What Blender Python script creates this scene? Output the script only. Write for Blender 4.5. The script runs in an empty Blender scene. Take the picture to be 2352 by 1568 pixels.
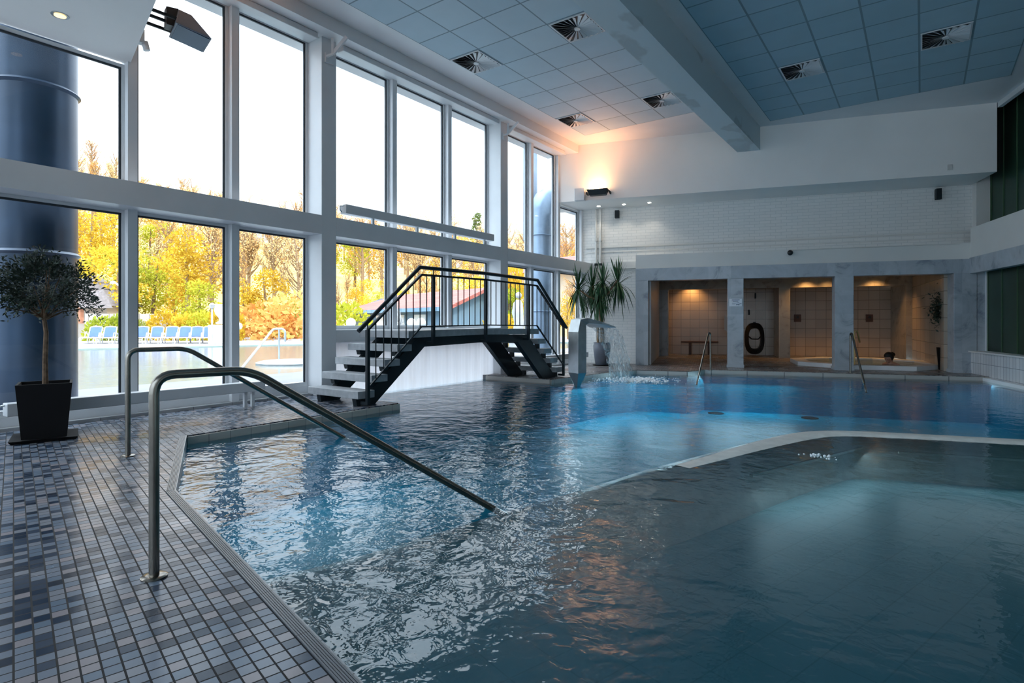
import bpy, math, random
from math import sin, cos, pi, radians, atan2, hypot, sqrt
random.seed(7)
SC = bpy.context.scene
COL = SC.collection

# ------------------------------------------------------------------ camera
F = 1311.0; CX = 1176.0; Y0 = 739.7; H = 1.1
TH = math.atan((2117 - 1176) / F)
FW = (-sin(TH), cos(TH)); RT = (cos(TH), sin(TH))
cam = bpy.data.cameras.new('camera'); co = bpy.data.objects.new('camera', cam); COL.objects.link(co)
co.location = (0, 0, H); co.rotation_euler = (pi/2, 0, TH)
cam.sensor_width = 36.0; cam.lens = 36.0 * F / 2352.0
cam.shift_y = -(784 - Y0) / 2352.0
cam.clip_start = 0.05; cam.clip_end = 600
SC.camera = co

def ray(px, py=Y0):
    u = (px - CX) / F
    return (FW[0] + RT[0]*u, FW[1] + RT[1]*u, (Y0 - py) / F)
def zp(px, py, z=0.0):
    d = (H - z) * F / (py - Y0); r = ray(px)
    return (r[0]*d, r[1]*d, z)
def at(px, py, d):
    r = ray(px, py); return (r[0]*d, r[1]*d, H + r[2]*d)
def onx(px, py, x):
    r = ray(px, py); t = x / r[0]; return (x, r[1]*t, H + r[2]*t)
# back wing frame: a along the wall (to the right), n away from the camera
PH = radians(16.68); A = (cos(PH), sin(PH)); N = (-sin(PH), cos(PH))
def W(u, v, z=0.0): return (A[0]*u + N[0]*v, A[1]*u + N[1]*v, z)
def uv_of(x, y): return (x*A[0] + y*A[1], x*N[0] + y*N[1])
def onv(px, py, v):
    r = ray(px, py); t = v / (r[0]*N[0] + r[1]*N[1]); u, _ = uv_of(r[0]*t, r[1]*t)
    return (u, v, H + r[2]*t)
def onu(px, py, u):
    r = ray(px, py); t = u / (r[0]*A[0] + r[1]*A[1]); _, v = uv_of(r[0]*t, r[1]*t)
    return (u, v, H + r[2]*t)

# ------------------------------------------------------------------ materials
def newmat(name):
    m = bpy.data.materials.new(name); m.use_nodes = True
    nt = m.node_tree; nt.nodes.clear()
    o = nt.nodes.new('ShaderNodeOutputMaterial'); b = nt.nodes.new('ShaderNodeBsdfPrincipled')
    nt.links.new(b.outputs[0], o.inputs[0]); return m, nt, b
def nn(nt, t, **k):
    n = nt.nodes.new(t)
    for a, v in k.items(): setattr(n, a, v)
    return n
def lk(nt, a, b): nt.links.new(a, b)
def ramp(nt, fac, stops, interp='LINEAR'):
    r = nn(nt, 'ShaderNodeValToRGB'); r.color_ramp.interpolation = interp
    e = r.color_ramp.elements
    while len(e) < len(stops): e.new(0.5)
    for i, (p, c) in enumerate(stops):
        e[i].position = p; e[i].color = (*c, 1) if len(c) == 3 else c
    lk(nt, fac, r.inputs[0]); return r.outputs[0]
def math_(nt, op, a, b=None):
    m = nn(nt, 'ShaderNodeMath', operation=op)
    for i, v in enumerate((a, b)):
        if v is None: continue
        if isinstance(v, (int, float)): m.inputs[i].default_value = v
        else: lk(nt, v, m.inputs[i])
    return m.outputs[0]
def mixc(nt, fac, a, b, blend='MIX'):
    m = nn(nt, 'ShaderNodeMix', data_type='RGBA', blend_type=blend)
    for s, v in ((m.inputs[0], fac), (m.inputs[6], a), (m.inputs[7], b)):
        if isinstance(v, (int, float)): s.default_value = v
        elif isinstance(v, tuple): s.default_value = (*v, 1)
        else: lk(nt, v, s)
    return m.outputs[2]
def coords(nt, rot=0.0, scale=(1,1,1), loc=(0,0,0), rx=0.0):
    tc = nn(nt, 'ShaderNodeNewGeometry'); mp = nn(nt, 'ShaderNodeMapping', vector_type='POINT')
    mp.inputs[1].default_value = loc; mp.inputs[2].default_value = (rx, 0, rot); mp.inputs[3].default_value = scale
    lk(nt, tc.outputs['Position'], mp.inputs[0]); return mp.outputs[0]
def simple(name, col, rough=0.5, metal=0.0, var=0.0, scale=3.0, bump=0.0, spec=0.5, bscale=None):
    m, nt, b = newmat(name)
    b.inputs['Roughness'].default_value = rough; b.inputs['Metallic'].default_value = metal
    b.inputs['Specular IOR Level'].default_value = spec
    c = coords(nt); n = nn(nt, 'ShaderNodeTexNoise'); n.inputs['Scale'].default_value = scale; n.inputs['Detail'].default_value = 4
    lk(nt, c, n.inputs['Vector'])
    lo = tuple(max(0, x*(1-var)) for x in col); hi = tuple(min(1, x*(1+var)) for x in col)
    lk(nt, ramp(nt, n.outputs[0], [(0.3, lo), (0.7, hi)]), b.inputs['Base Color'])
    if bump:
        n2 = nn(nt, 'ShaderNodeTexNoise'); n2.inputs['Scale'].default_value = bscale or scale*12; lk(nt, c, n2.inputs['Vector'])
        bp = nn(nt, 'ShaderNodeBump'); bp.inputs['Strength'].default_value = bump; bp.inputs['Distance'].default_value = 0.01
        lk(nt, n2.outputs[0], bp.inputs['Height']); lk(nt, bp.outputs[0], b.inputs['Normal'])
    return m
def emis(name, col, strength):
    m, nt, b = newmat(name); b.inputs['Base Color'].default_value = (0.8,0.8,0.8,1)
    b.inputs['Emission Color'].default_value = (*col, 1); b.inputs['Emission Strength'].default_value = strength
    return m
def gridmat(name, wx, wy, mortar, cols, mortarcol, rot=0.0, off=(0,0), rough=0.35, plane='xy', bump=0.3, pos=None, rvar=0.0, spec=0.5, cell=1.0, dirt=0.0):
    """rectangular tiles, each with its own colour from a ramp; plane: xy floor, or wall (u along PH / z)"""
    m, nt, b = newmat(name)
    c = coords(nt, rot=rot)
    sep = nn(nt, 'ShaderNodeSeparateXYZ'); lk(nt, c, sep.inputs[0])
    s0 = sep.outputs[0]; s1 = sep.outputs[1] if plane == 'xy' else sep.outputs[2]
    if plane == 'yz': s0 = sep.outputs[1]
    fx = math_(nt, 'DIVIDE', math_(nt, 'SUBTRACT', s0, off[0]), wx); fy = math_(nt, 'DIVIDE', math_(nt, 'SUBTRACT', s1, off[1]), wy)
    ex = math_(nt, 'ABSOLUTE', math_(nt, 'SUBTRACT', math_(nt, 'FRACT', fx), 0.5)); ey = math_(nt, 'ABSOLUTE', math_(nt, 'SUBTRACT', math_(nt, 'FRACT', fy), 0.5))
    mx = math_(nt, 'GREATER_THAN', ex, 0.5 - mortar/wx/2); my = math_(nt, 'GREATER_THAN', ey, 0.5 - mortar/wy/2)
    mm = math_(nt, 'MAXIMUM', mx, my)
    cb = nn(nt, 'ShaderNodeCombineXYZ'); lk(nt, math_(nt, 'FLOOR', fx), cb.inputs[0]); lk(nt, math_(nt, 'FLOOR', fy), cb.inputs[1])
    wn = nn(nt, 'ShaderNodeTexWhiteNoise', noise_dimensions='3D'); lk(nt, cb.outputs[0], wn.inputs['Vector'])
    rc = ramp(nt, wn.outputs['Value'], cols, 'CONSTANT' if len(cols) > 2 else 'LINEAR')
    if dirt:
        nz = nn(nt, 'ShaderNodeTexNoise'); nz.inputs['Scale'].default_value = 2.5; nz.inputs['Detail'].default_value = 6; lk(nt, c, nz.inputs['Vector'])
        rc = mixc(nt, ramp(nt, nz.outputs[0], [(0.35, (0,0,0)), (0.75, (dirt,dirt,dirt))]), rc, tuple(x*0.55 for x in cols[0][1]))
    lk(nt, mixc(nt, mm, rc, mortarcol), b.inputs['Base Color'])
    b.inputs['Roughness'].default_value = rough; b.inputs['Specular IOR Level'].default_value = spec
    if rvar:
        nz = nn(nt, 'ShaderNodeTexNoise'); nz.inputs['Scale'].default_value = 1.7; nz.inputs['Detail'].default_value = 3; lk(nt, c, nz.inputs['Vector'])
        r1 = ramp(nt, nz.outputs[0], [(0.4, (rough-rvar,)*3), (0.6, (rough+rvar,)*3)])
        lk(nt, mixc(nt, mm, r1, (0.6,0.6,0.6)), b.inputs['Roughness'])
    if bump:
        bp = nn(nt, 'ShaderNodeBump'); bp.inputs['Strength'].default_value = bump; bp.inputs['Distance'].default_value = 0.003
        hgt = math_(nt, 'ADD', math_(nt, 'SUBTRACT', 1.0, mm), math_(nt, 'MULTIPLY', wn.outputs['Value'], 0.15))
        lk(nt, hgt, bp.inputs['Height']); lk(nt, bp.outputs[0], b.inputs['Normal'])
    return m

M = {}
M['white'] = simple('white_paint', (0.74,0.75,0.76), 0.45, var=0.04, scale=1.2)
M['frame'] = simple('frame_paint', (0.70,0.72,0.74), 0.35, var=0.04, scale=2)
M['offwhite'] = simple('offwhite_plaster', (0.72,0.71,0.68), 0.6, var=0.05, scale=0.8)
M['bulkhead'] = simple('bulkhead_plaster', (0.92,0.90,0.87), 0.65, var=0.04, scale=0.7)
M['gasket'] = simple('black_gasket', (0.03,0.04,0.05), 0.5)
M['black'] = simple('black_paint', (0.010,0.017,0.022), 0.45, var=0.2, spec=0.3)
M['blackplastic'] = simple('black_plastic', (0.012,0.012,0.014), 0.45, var=0.2)
M['steel'] = simple('brushed_steel', (0.26,0.24,0.21), 0.24, 1.0, var=0.1, scale=20)
M['steelblue'] = simple('satin_steel', (0.50,0.55,0.58), 0.38, 1.0, var=0.12, scale=6)
M['concretetread'] = simple('grey_tread', (0.36,0.38,0.40), 0.55, var=0.15, scale=12, bump=0.3)
M['darkblue'] = simple('dark_blue_duct', (0.022,0.048,0.09), 0.3, 0.3, var=0.35, scale=1.3)
M['duct'] = simple('grey_blue_duct', (0.22,0.30,0.40), 0.4, 0.5, var=0.15)
M['blueplas'] = simple('blue_mesh_fabric', (0.06,0.12,0.42), 0.6, var=0.1)
M['whiteplas'] = simple('white_plastic', (0.85,0.85,0.85), 0.4)
M['soil'] = simple('soil', (0.03,0.02,0.015), 0.9, var=0.3, scale=30)
M['bark'] = simple('bark', (0.16,0.10,0.06), 0.85, var=0.4, scale=25, bump=0.6)
M['yuccabark'] = simple('pale_bark', (0.28,0.19,0.11), 0.85, var=0.35, scale=18, bump=0.6)
M['potblack'] = simple('black_planter', (0.006,0.006,0.007), 0.65, var=0.2, spec=0.2)
M['potgrey'] = simple('grey_pot', (0.13,0.15,0.19), 0.4, var=0.15, scale=4)
M['olive'] = simple('olive_leaf', (0.022,0.040,0.026), 0.6, var=0.5, scale=9)
M['yucca'] = simple('yucca_leaf', (0.025,0.085,0.03), 0.5, var=0.5, scale=6)
M['rubber'] = simple('rubber_hose', (0.01,0.01,0.012), 0.5)
M['wood'] = simple('dark_wood', (0.09,0.035,0.02), 0.5, var=0.3, scale=8)
M['brass'] = simple('warm_steel', (0.75,0.55,0.25), 0.3, 1.0)
M['towel'] = simple('towel', (0.75,0.74,0.72), 0.9)
M['skin'] = simple('skin', (0.55,0.28,0.19), 0.5, var=0.08)
M['hair'] = simple('dark_hair', (0.012,0.009,0.008), 0.6, var=0.3, scale=60)
M['sign'] = simple('sign_white', (0.75,0.79,0.85), 0.4)
M['ink'] = simple('sign_ink', (0.10,0.14,0.22), 0.5)
M['darkgreen'] = None
M['roofred'] = None
def marble(name, base, vein, sc=1.6, tint=0.0):
    m, nt, b = newmat(name)
    c = coords(nt, rot=-PH)
    n1 = nn(nt, 'ShaderNodeTexNoise'); n1.inputs['Scale'].default_value = sc; n1.inputs['Detail'].default_value = 8; n1.inputs['Distortion'].default_value = 1.8; n1.inputs['Roughness'].default_value = 0.65
    lk(nt, c, n1.inputs['Vector'])
    col = ramp(nt, n1.outputs[0], [(0.32, vein), (0.45, tuple(x*0.88 for x in base)), (0.62, base), (0.8, tuple(min(1, x*1.12) for x in base))])
    sep = nn(nt, 'ShaderNodeSeparateXYZ'); lk(nt, c, sep.inputs[0])
    # slabs about 0.45 wide and 0.45 high, each a little lighter or darker
    fx = math_(nt, 'FLOOR', math_(nt, 'DIVIDE', sep.outputs[0], 0.52)); fz = math_(nt, 'FLOOR', math_(nt, 'DIVIDE', sep.outputs[2], 0.43))
    cb = nn(nt, 'ShaderNodeCombineXYZ'); lk(nt, fx, cb.inputs[0]); lk(nt, fz, cb.inputs[2])
    wn = nn(nt, 'ShaderNodeTexWhiteNoise'); lk(nt, cb.outputs[0], wn.inputs['Vector'])
    t = ramp(nt, wn.outputs['Value'], [(0, (0.78,0.80,0.82)), (1, (1.08,1.06,1.04))])
    lk(nt, mixc(nt, 1.0, col, t, 'MULTIPLY'), b.inputs['Base Color'])
    b.inputs['Roughness'].default_value = 0.3
    return m
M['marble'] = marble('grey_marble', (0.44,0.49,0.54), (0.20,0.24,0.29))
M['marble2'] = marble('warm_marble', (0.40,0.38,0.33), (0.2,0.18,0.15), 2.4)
TA = radians(166.8)     # the mosaic runs parallel to the near pool edge
deckcols = [(0.0, (0.190,0.217,0.266)), (0.22, (0.052,0.070,0.103)), (0.40, (0.239,0.247,0.278)), (0.58, (0.020,0.037,0.067)), (0.70, (0.145,0.184,0.240)), (0.84, (0.292,0.261,0.274)), (0.95,(0.017,0.028,0.049))]
M['deck'] = gridmat('deck_mosaic', 0.0555, 0.0530, 0.0062, deckcols, (0.012,0.014,0.018), rot=-TA, rough=0.22, rvar=0.06, bump=0.5, spec=0.16)
M['deckfar'] = gridmat('pebble_mosaic', 0.06, 0.06, 0.005, [(0, (0.17,0.15,0.15)), (0.3, (0.24,0.22,0.21)), (0.6, (0.11,0.11,0.12)), (0.8, (0.30,0.27,0.25))], (0.04,0.04,0.045), rot=-PH, rough=0.3, rvar=0.1, bump=0.4)
M['ceilL'] = gridmat('ceiling_tiles', 0.655, 0.690, 0.022, [(0, (0.47,0.60,0.68)), (1, (0.54,0.66,0.73))], (0.22,0.29,0.34), off=(-6.51, 12.05), rough=0.7, bump=0.6, dirt=0.12)  # blue cast of light off the pool put into the tile colour
M['ceilR'] = gridmat('ceiling_tiles_right', 0.672, 0.697, 0.028, [(0, (0.36,0.53,0.61)), (1, (0.42,0.59,0.67))], (0.20,0.30,0.35), off=(-2.72, 13.58), rough=0.7, bump=0.6, dirt=0.12)  # pool light's blue is in this tile colour too
M['walltile'] = gridmat('niche_wall_tiles', 0.30, 0.30, 0.012, [(0, (0.42,0.35,0.28)), (1, (0.50,0.42,0.34))], (0.14,0.11,0.09), rot=-PH, rough=0.25, plane='xz', bump=0.0)
M['walltileV'] = gridmat('niche_side_tiles', 0.60, 0.30, 0.010, [(0, (0.42,0.35,0.28)), (1, (0.50,0.42,0.34))], (0.14,0.11,0.09), rot=-PH, rough=0.25, plane='yz', bump=0.0)
M['benchtile'] = gridmat('bench_wall_tiles', 0.12, 0.245, 0.008, [(0, (0.62,0.65,0.68)), (1, (0.72,0.74,0.76))], (0.22,0.25,0.28), rot=-PH, rough=0.25, plane='yz', off=(0,-0.01), bump=0.4)
M['gutter'] = gridmat('gutter_tiles', 0.22, 0.4, 0.006, [(0, (0.45,0.42,0.38)), (1, (0.55,0.51,0.46))], (0.2,0.19,0.18), rough=0.3, plane='yz', bump=0.3)
M['coping'] = gridmat('coping_strip', 0.24, 0.5, 0.006, [(0, (0.30,0.32,0.34)), (1, (0.36,0.37,0.38))], (0.1,0.1,0.1), rough=0.35, bump=0.3)
M['basinblue'] = gridmat('pool_lining_blue', 0.25, 0.25, 0.008, [(0, (0.02,0.44,0.68)), (1, (0.03,0.48,0.73))], (0.03,0.42,0.66), rough=0.4, bump=0.1)
M['basingrey'] = gridmat('pool_lining_shallow', 0.25, 0.25, 0.008, [(0, (0.40,0.66,0.70)), (1, (0.44,0.70,0.74))], (0.34,0.57,0.61), rot=0.3, rough=0.4, bump=0.1)
M['ledge'] = simple('ledge_tiles', (0.78,0.80,0.76), 0.35, var=0.10, scale=9, bump=0.3, bscale=20)
def brickwall():
    m, nt, b = newmat('white_painted_brick'); c = coords(nt, rot=-PH)
    sep = nn(nt, 'ShaderNodeSeparateXYZ'); lk(nt, c, sep.inputs[0]); cb = nn(nt, 'ShaderNodeCombineXYZ'); lk(nt, sep.outputs[0], cb.inputs[0]); lk(nt, sep.outputs[2], cb.inputs[1])
    br = nn(nt, 'ShaderNodeTexBrick'); lk(nt, cb.outputs[0], br.inputs['Vector']); br.inputs['Scale'].default_value = 1.0
    br.inputs['Brick Width'].default_value = 0.24; br.inputs['Row Height'].default_value = 0.075; br.inputs['Mortar Size'].default_value = 0.006
    br.inputs['Color1'].default_value = (0.80,0.80,0.78,1); br.inputs['Color2'].default_value = (0.84,0.83,0.81,1); br.inputs['Mortar'].default_value = (0.68,0.69,0.68,1)
    lk(nt, br.outputs[0], b.inputs['Base Color']); b.inputs['Roughness'].default_value = 0.5
    bp = nn(nt, 'ShaderNodeBump'); bp.inputs['Strength'].default_value = 0.5; bp.inputs['Distance'].default_value = 0.004; bp.invert = True
    lk(nt, br.outputs[1], bp.inputs['Height']); lk(nt, bp.outputs[0], b.inputs['Normal']); return m
M['brick'] = brickwall()
def glassmat(name, tint=(1,1,1), refl=1.0):
    m = bpy.data.materials.new(name); m.use_nodes = True; nt = m.node_tree; nt.nodes.clear()
    o = nn(nt, 'ShaderNodeOutputMaterial'); mx = nn(nt, 'ShaderNodeMixShader'); t = nn(nt, 'ShaderNodeBsdfTransparent'); g = nn(nt, 'ShaderNodeBsdfGlossy')
    t.inputs[0].default_value = (*tint, 1); g.inputs['Roughness'].default_value = 0.02
    fr = nn(nt, 'ShaderNodeFresnel'); fr.inputs[0].default_value = 1.45
    lk(nt, math_(nt, 'MULTIPLY', fr.outputs[0], refl), mx.inputs[0]); lk(nt, t.outputs[0], mx.inputs[1]); lk(nt, g.outputs[0], mx.inputs[2]); lk(nt, mx.outputs[0], o.inputs[0])
    return m
M['glass'] = glassmat('window_glass', (0.96,0.985,0.99), 0.8)
def watermat(name, tint, big, small, s1, s2, rough=0.0, calm=None, ior=1.333, body=(.3,.5,.55,.1)):
    m = bpy.data.materials.new(name); m.use_nodes = True; nt = m.node_tree; nt.nodes.clear()
    o = nn(nt, 'ShaderNodeOutputMaterial'); mx = nn(nt, 'ShaderNodeMixShader'); t = nn(nt, 'ShaderNodeBsdfTransparent'); g = nn(nt, 'ShaderNodeBsdfGlossy')
    t.inputs[0].default_value = (*tint, 1); g.inputs['Roughness'].default_value = rough
    df = nn(nt, 'ShaderNodeBsdfDiffuse'); df.inputs[0].default_value = (*body[:3], 1); bm = nn(nt, 'ShaderNodeMixShader'); bm.inputs[0].default_value = body[3]
    lk(nt, t.outputs[0], bm.inputs[1]); lk(nt, df.outputs[0], bm.inputs[2])
    c = coords(nt); a = nn(nt, 'ShaderNodeTexNoise'); a.inputs['Scale'].default_value = s1; a.inputs['Detail'].default_value = 2.0; a.inputs['Distortion'].default_value = 0.6; lk(nt, c, a.inputs['Vector'])
    b = nn(nt, 'ShaderNodeTexNoise'); b.inputs['Scale'].default_value = s2; b.inputs['Detail'].default_value = 2.0; b.inputs['Distortion'].default_value = 0.8; lk(nt, c, b.inputs['Vector'])
    hsum = math_(nt, 'ADD', math_(nt, 'MULTIPLY', a.outputs[0], big), math_(nt, 'MULTIPLY', b.outputs[0], small))
    d3 = nn(nt, 'ShaderNodeTexNoise'); d3.inputs['Scale'].default_value = s2*3; d3.inputs['Detail'].default_value = 1.0; lk(nt, c, d3.inputs['Vector'])
    hsum = math_(nt, 'ADD', hsum, math_(nt, 'MULTIPLY', d3.outputs[0], small*.22))
    if calm:
        # the water is choppier on the window side of the pool
        sep = nn(nt, 'ShaderNodeSeparateXYZ'); lk(nt, c, sep.inputs[0])
        mr = nn(nt, 'ShaderNodeMapRange'); lk(nt, sep.outputs[0], mr.inputs[0])
        mr.inputs[1].default_value = calm[0]; mr.inputs[2].default_value = calm[1]; mr.inputs[3].default_value = 1.0; mr.inputs[4].default_value = calm[2]
        hsum = math_(nt, 'MULTIPLY', hsum, mr.outputs[0])
    bp = nn(nt, 'ShaderNodeBump'); bp.inputs['Strength'].default_value = 1.0; bp.inputs['Distance'].default_value = 1.0
    lk(nt, hsum, bp.inputs['Height'])
    fr = nn(nt, 'ShaderNodeFresnel'); fr.inputs[0].default_value = ior; lk(nt, bp.outputs[0], fr.inputs['Normal']); lk(nt, bp.outputs[0], g.inputs['Normal'])
    lk(nt, fr.outputs[0], mx.inputs[0]); lk(nt, bm.outputs[0], mx.inputs[1]); lk(nt, g.outputs[0], mx.inputs[2]); lk(nt, mx.outputs[0], o.inputs[0])
    return m
M['water'] = watermat('pool_water', (0.88,0.97,0.99), 0.022, 0.0050, 3.3, 12.0, calm=(-2.8, 0.2, 0.30), ior=1.60, body=(0.02,0.32,0.50,0.10))
M['outwater'] = watermat('outdoor_water', (0.75,0.92,0.90), 0.010, 0.003, 3.0, 10.0, rough=0.12, body=(.30,.34,.33,.6))
M['jacwater'] = watermat('whirlpool_water', (0.8,0.95,0.95), 0.012, 0.004, 9.0, 30.0)
def leafmat(name, c1, c2, trans=0.5, sc=0.6):
    m = bpy.data.materials.new(name); m.use_nodes = True; nt = m.node_tree; nt.nodes.clear()
    o = nn(nt, 'ShaderNodeOutputMaterial'); mx = nn(nt, 'ShaderNodeMixShader'); d = nn(nt, 'ShaderNodeBsdfDiffuse'); t = nn(nt, 'ShaderNodeBsdfTranslucent')
    mx.inputs[0].default_value = trans*0.5
    c = coords(nt); n = nn(nt, 'ShaderNodeTexNoise'); n.inputs['Scale'].default_value = sc; n.inputs['Detail'].default_value = 3; lk(nt, c, n.inputs['Vector'])
    oi = nn(nt, 'ShaderNodeObjectInfo')
    f = math_(nt, 'ADD', math_(nt, 'MULTIPLY', n.outputs[0], 0.6), math_(nt, 'MULTIPLY', oi.outputs['Random'], 0.4))
    col = ramp(nt, f, [(0.3, c1), (0.7, c2)])
    lk(nt, col, d.inputs[0]); lk(nt, col, t.inputs[0]); lk(nt, d.outputs[0], mx.inputs[1]); lk(nt, t.outputs[0], mx.inputs[2]); lk(nt, mx.outputs[0], o.inputs[0]); return m
M['lf_yellow'] = leafmat('spring_yellow_leaves', (0.50,0.31,0.03), (0.76,0.53,0.06))
M['lf_orange'] = leafmat('budding_orange_twigs', (0.60,0.27,0.07), (0.82,0.47,0.15))
M['lf_pale'] = leafmat('pale_budding_twigs', (0.72,0.48,0.22), (0.88,0.68,0.36))
M['lf_green'] = leafmat('fresh_green_leaves', (0.20,0.27,0.03), (0.55,0.50,0.05))
M['lf_dark'] = leafmat('pine_needles', (0.12,0.17,0.04), (0.34,0.34,0.07))
M['hill'] = simple('wooded_ground', (0.60,0.42,0.14), 0.95, var=0.35, scale=0.4)
M['grass'] = simple('grass', (0.35,0.38,0.06), 0.95, var=0.3, scale=1.5)
M['pave'] = simple('outdoor_paving', (0.165,0.16,0.185), 0.6, var=0.1, scale=1.5)
M['pavewhite'] = simple('pale_outdoor_terrace', (0.34,0.32,0.31), 0.6, var=0.08)
M['outbasin'] = simple('outdoor_basin', (0.26,0.33,0.31), 0.5, var=0.05)
M['housewall'] = simple('house_render', (0.52,0.45,0.38), 0.7, var=0.04)
M['fencewhite'] = gridmat('fence_boards', 0.5, 9.0, 0.03, [(0, (0.42,0.37,0.32)), (1, (0.50,0.44,0.38))], (0.2,0.17,0.14), rough=0.7, plane='yz', bump=0.4)
M['slate'] = simple('grey_shingles', (0.22,0.19,0.19), 0.7, var=0.2, scale=6)
M['bluewall'] = gridmat('blue_boards', 0.25, 9.0, 0.02, [(0, (0.16,0.26,0.36)), (1, (0.20,0.31,0.42))], (0.08,0.14,0.2), rough=0.7, plane='yz')
M['redtile'] = gridmat('red_roof_tiles', 0.3, 0.33, 0.03, [(0, (0.30,0.075,0.055)), (1, (0.40,0.12,0.09))], (0.25,0.06,0.05), rough=0.7, plane='yz', bump=0.5)
M['brickred'] = simple('red_brick', (0.45,0.2,0.12), 0.8, var=0.2)
M['stone'] = simple('pale_stone', (0.40,0.40,0.41), 0.7, var=0.15, scale=4, bump=0.3)
M['globe'] = simple('opal_globe', (0.92,0.92,0.92), 0.3)
def curtainmat():
    m, nt, b = newmat('white_wet_panels'); c = coords(nt, scale=(1,1,0.12)); n = nn(nt, 'ShaderNodeTexNoise'); n.inputs['Scale'].default_value = 5; n.inputs['Detail'].default_value = 3; lk(nt, c, n.inputs['Vector'])
    lk(nt, ramp(nt, n.outputs[0], [(0.35, (0.62,0.65,0.70)), (0.5, (0.82,0.83,0.86)), (0.8, (0.88,0.88,0.9))]), b.inputs['Base Color']); b.inputs['Roughness'].default_value = 0.3
    b.inputs['Subsurface Weight'].default_value = 0.0
    o = [x for x in nt.nodes if x.type == 'OUTPUT_MATERIAL'][0]; tr = nn(nt, 'ShaderNodeBsdfTranslucent'); tr.inputs[0].default_value = (0.92,0.93,0.97,1); mx = nn(nt, 'ShaderNodeMixShader'); mx.inputs[0].default_value = 0.36
    lk(nt, b.outputs[0], mx.inputs[1]); lk(nt, tr.outputs[0], mx.inputs[2]); lk(nt, mx.outputs[0], o.inputs[0]); return m
M['curtain'] = curtainmat()
def darkwin():
    m, nt, b = newmat('dark_green_glazing'); c = coords(nt, rot=-PH)
    n = nn(nt, 'ShaderNodeTexNoise'); n.inputs['Scale'].default_value = 0.8; lk(nt, c, n.inputs['Vector'])
    lk(nt, ramp(nt, n.outputs[0], [(0.3, (0.008,0.02,0.012)), (0.7, (0.02,0.055,0.035))]), b.inputs['Base Color']); b.inputs['Roughness'].default_value = 0.35; b.inputs['Specular IOR Level'].default_value = 0.3
    return m
M['darkgreen'] = darkwin()
M['greenline'] = simple('green_frame_line', (0.05,0.11,0.05), 0.5)
def stained(name, col):
    m, nt, b = newmat(name); c = coords(nt, scale=(1,0.6,1)); n = nn(nt, 'ShaderNodeTexNoise'); n.inputs['Scale'].default_value = 1.1; n.inputs['Detail'].default_value = 4; lk(nt, c, n.inputs['Vector'])
    lk(nt, ramp(nt, n.outputs[0], [(0.60, col), (0.63, tuple(x*0.78 for x in col)), (0.68, tuple(x*0.82 for x in col)), (0.70, tuple(x*0.9 for x in col))]), b.inputs['Base Color'])
    b.inputs['Roughness'].default_value = 0.55; return m
M['beam'] = stained('peeling_white_paint', (0.56,0.66,0.70))  # bluish light of the underside mixed into the white; patches are peeling paint
def gratemat():
    m, nt, b = newmat('ribbed_grating'); c = coords(nt, rot=-TA)
    sep = nn(nt, 'ShaderNodeSeparateXYZ'); lk(nt, c, sep.inputs[0])
    f = math_(nt, 'FRACT', math_(nt, 'DIVIDE', sep.outputs[0], 0.40)); j = math_(nt, 'GREATER_THAN', f, 0.985)
    lk(nt, mixc(nt, j, (0.09,0.10,0.115), (0.01,0.01,0.012)), b.inputs['Base Color']); b.inputs['Roughness'].default_value = 0.35; return m
M['grate'] = gratemat()

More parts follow.
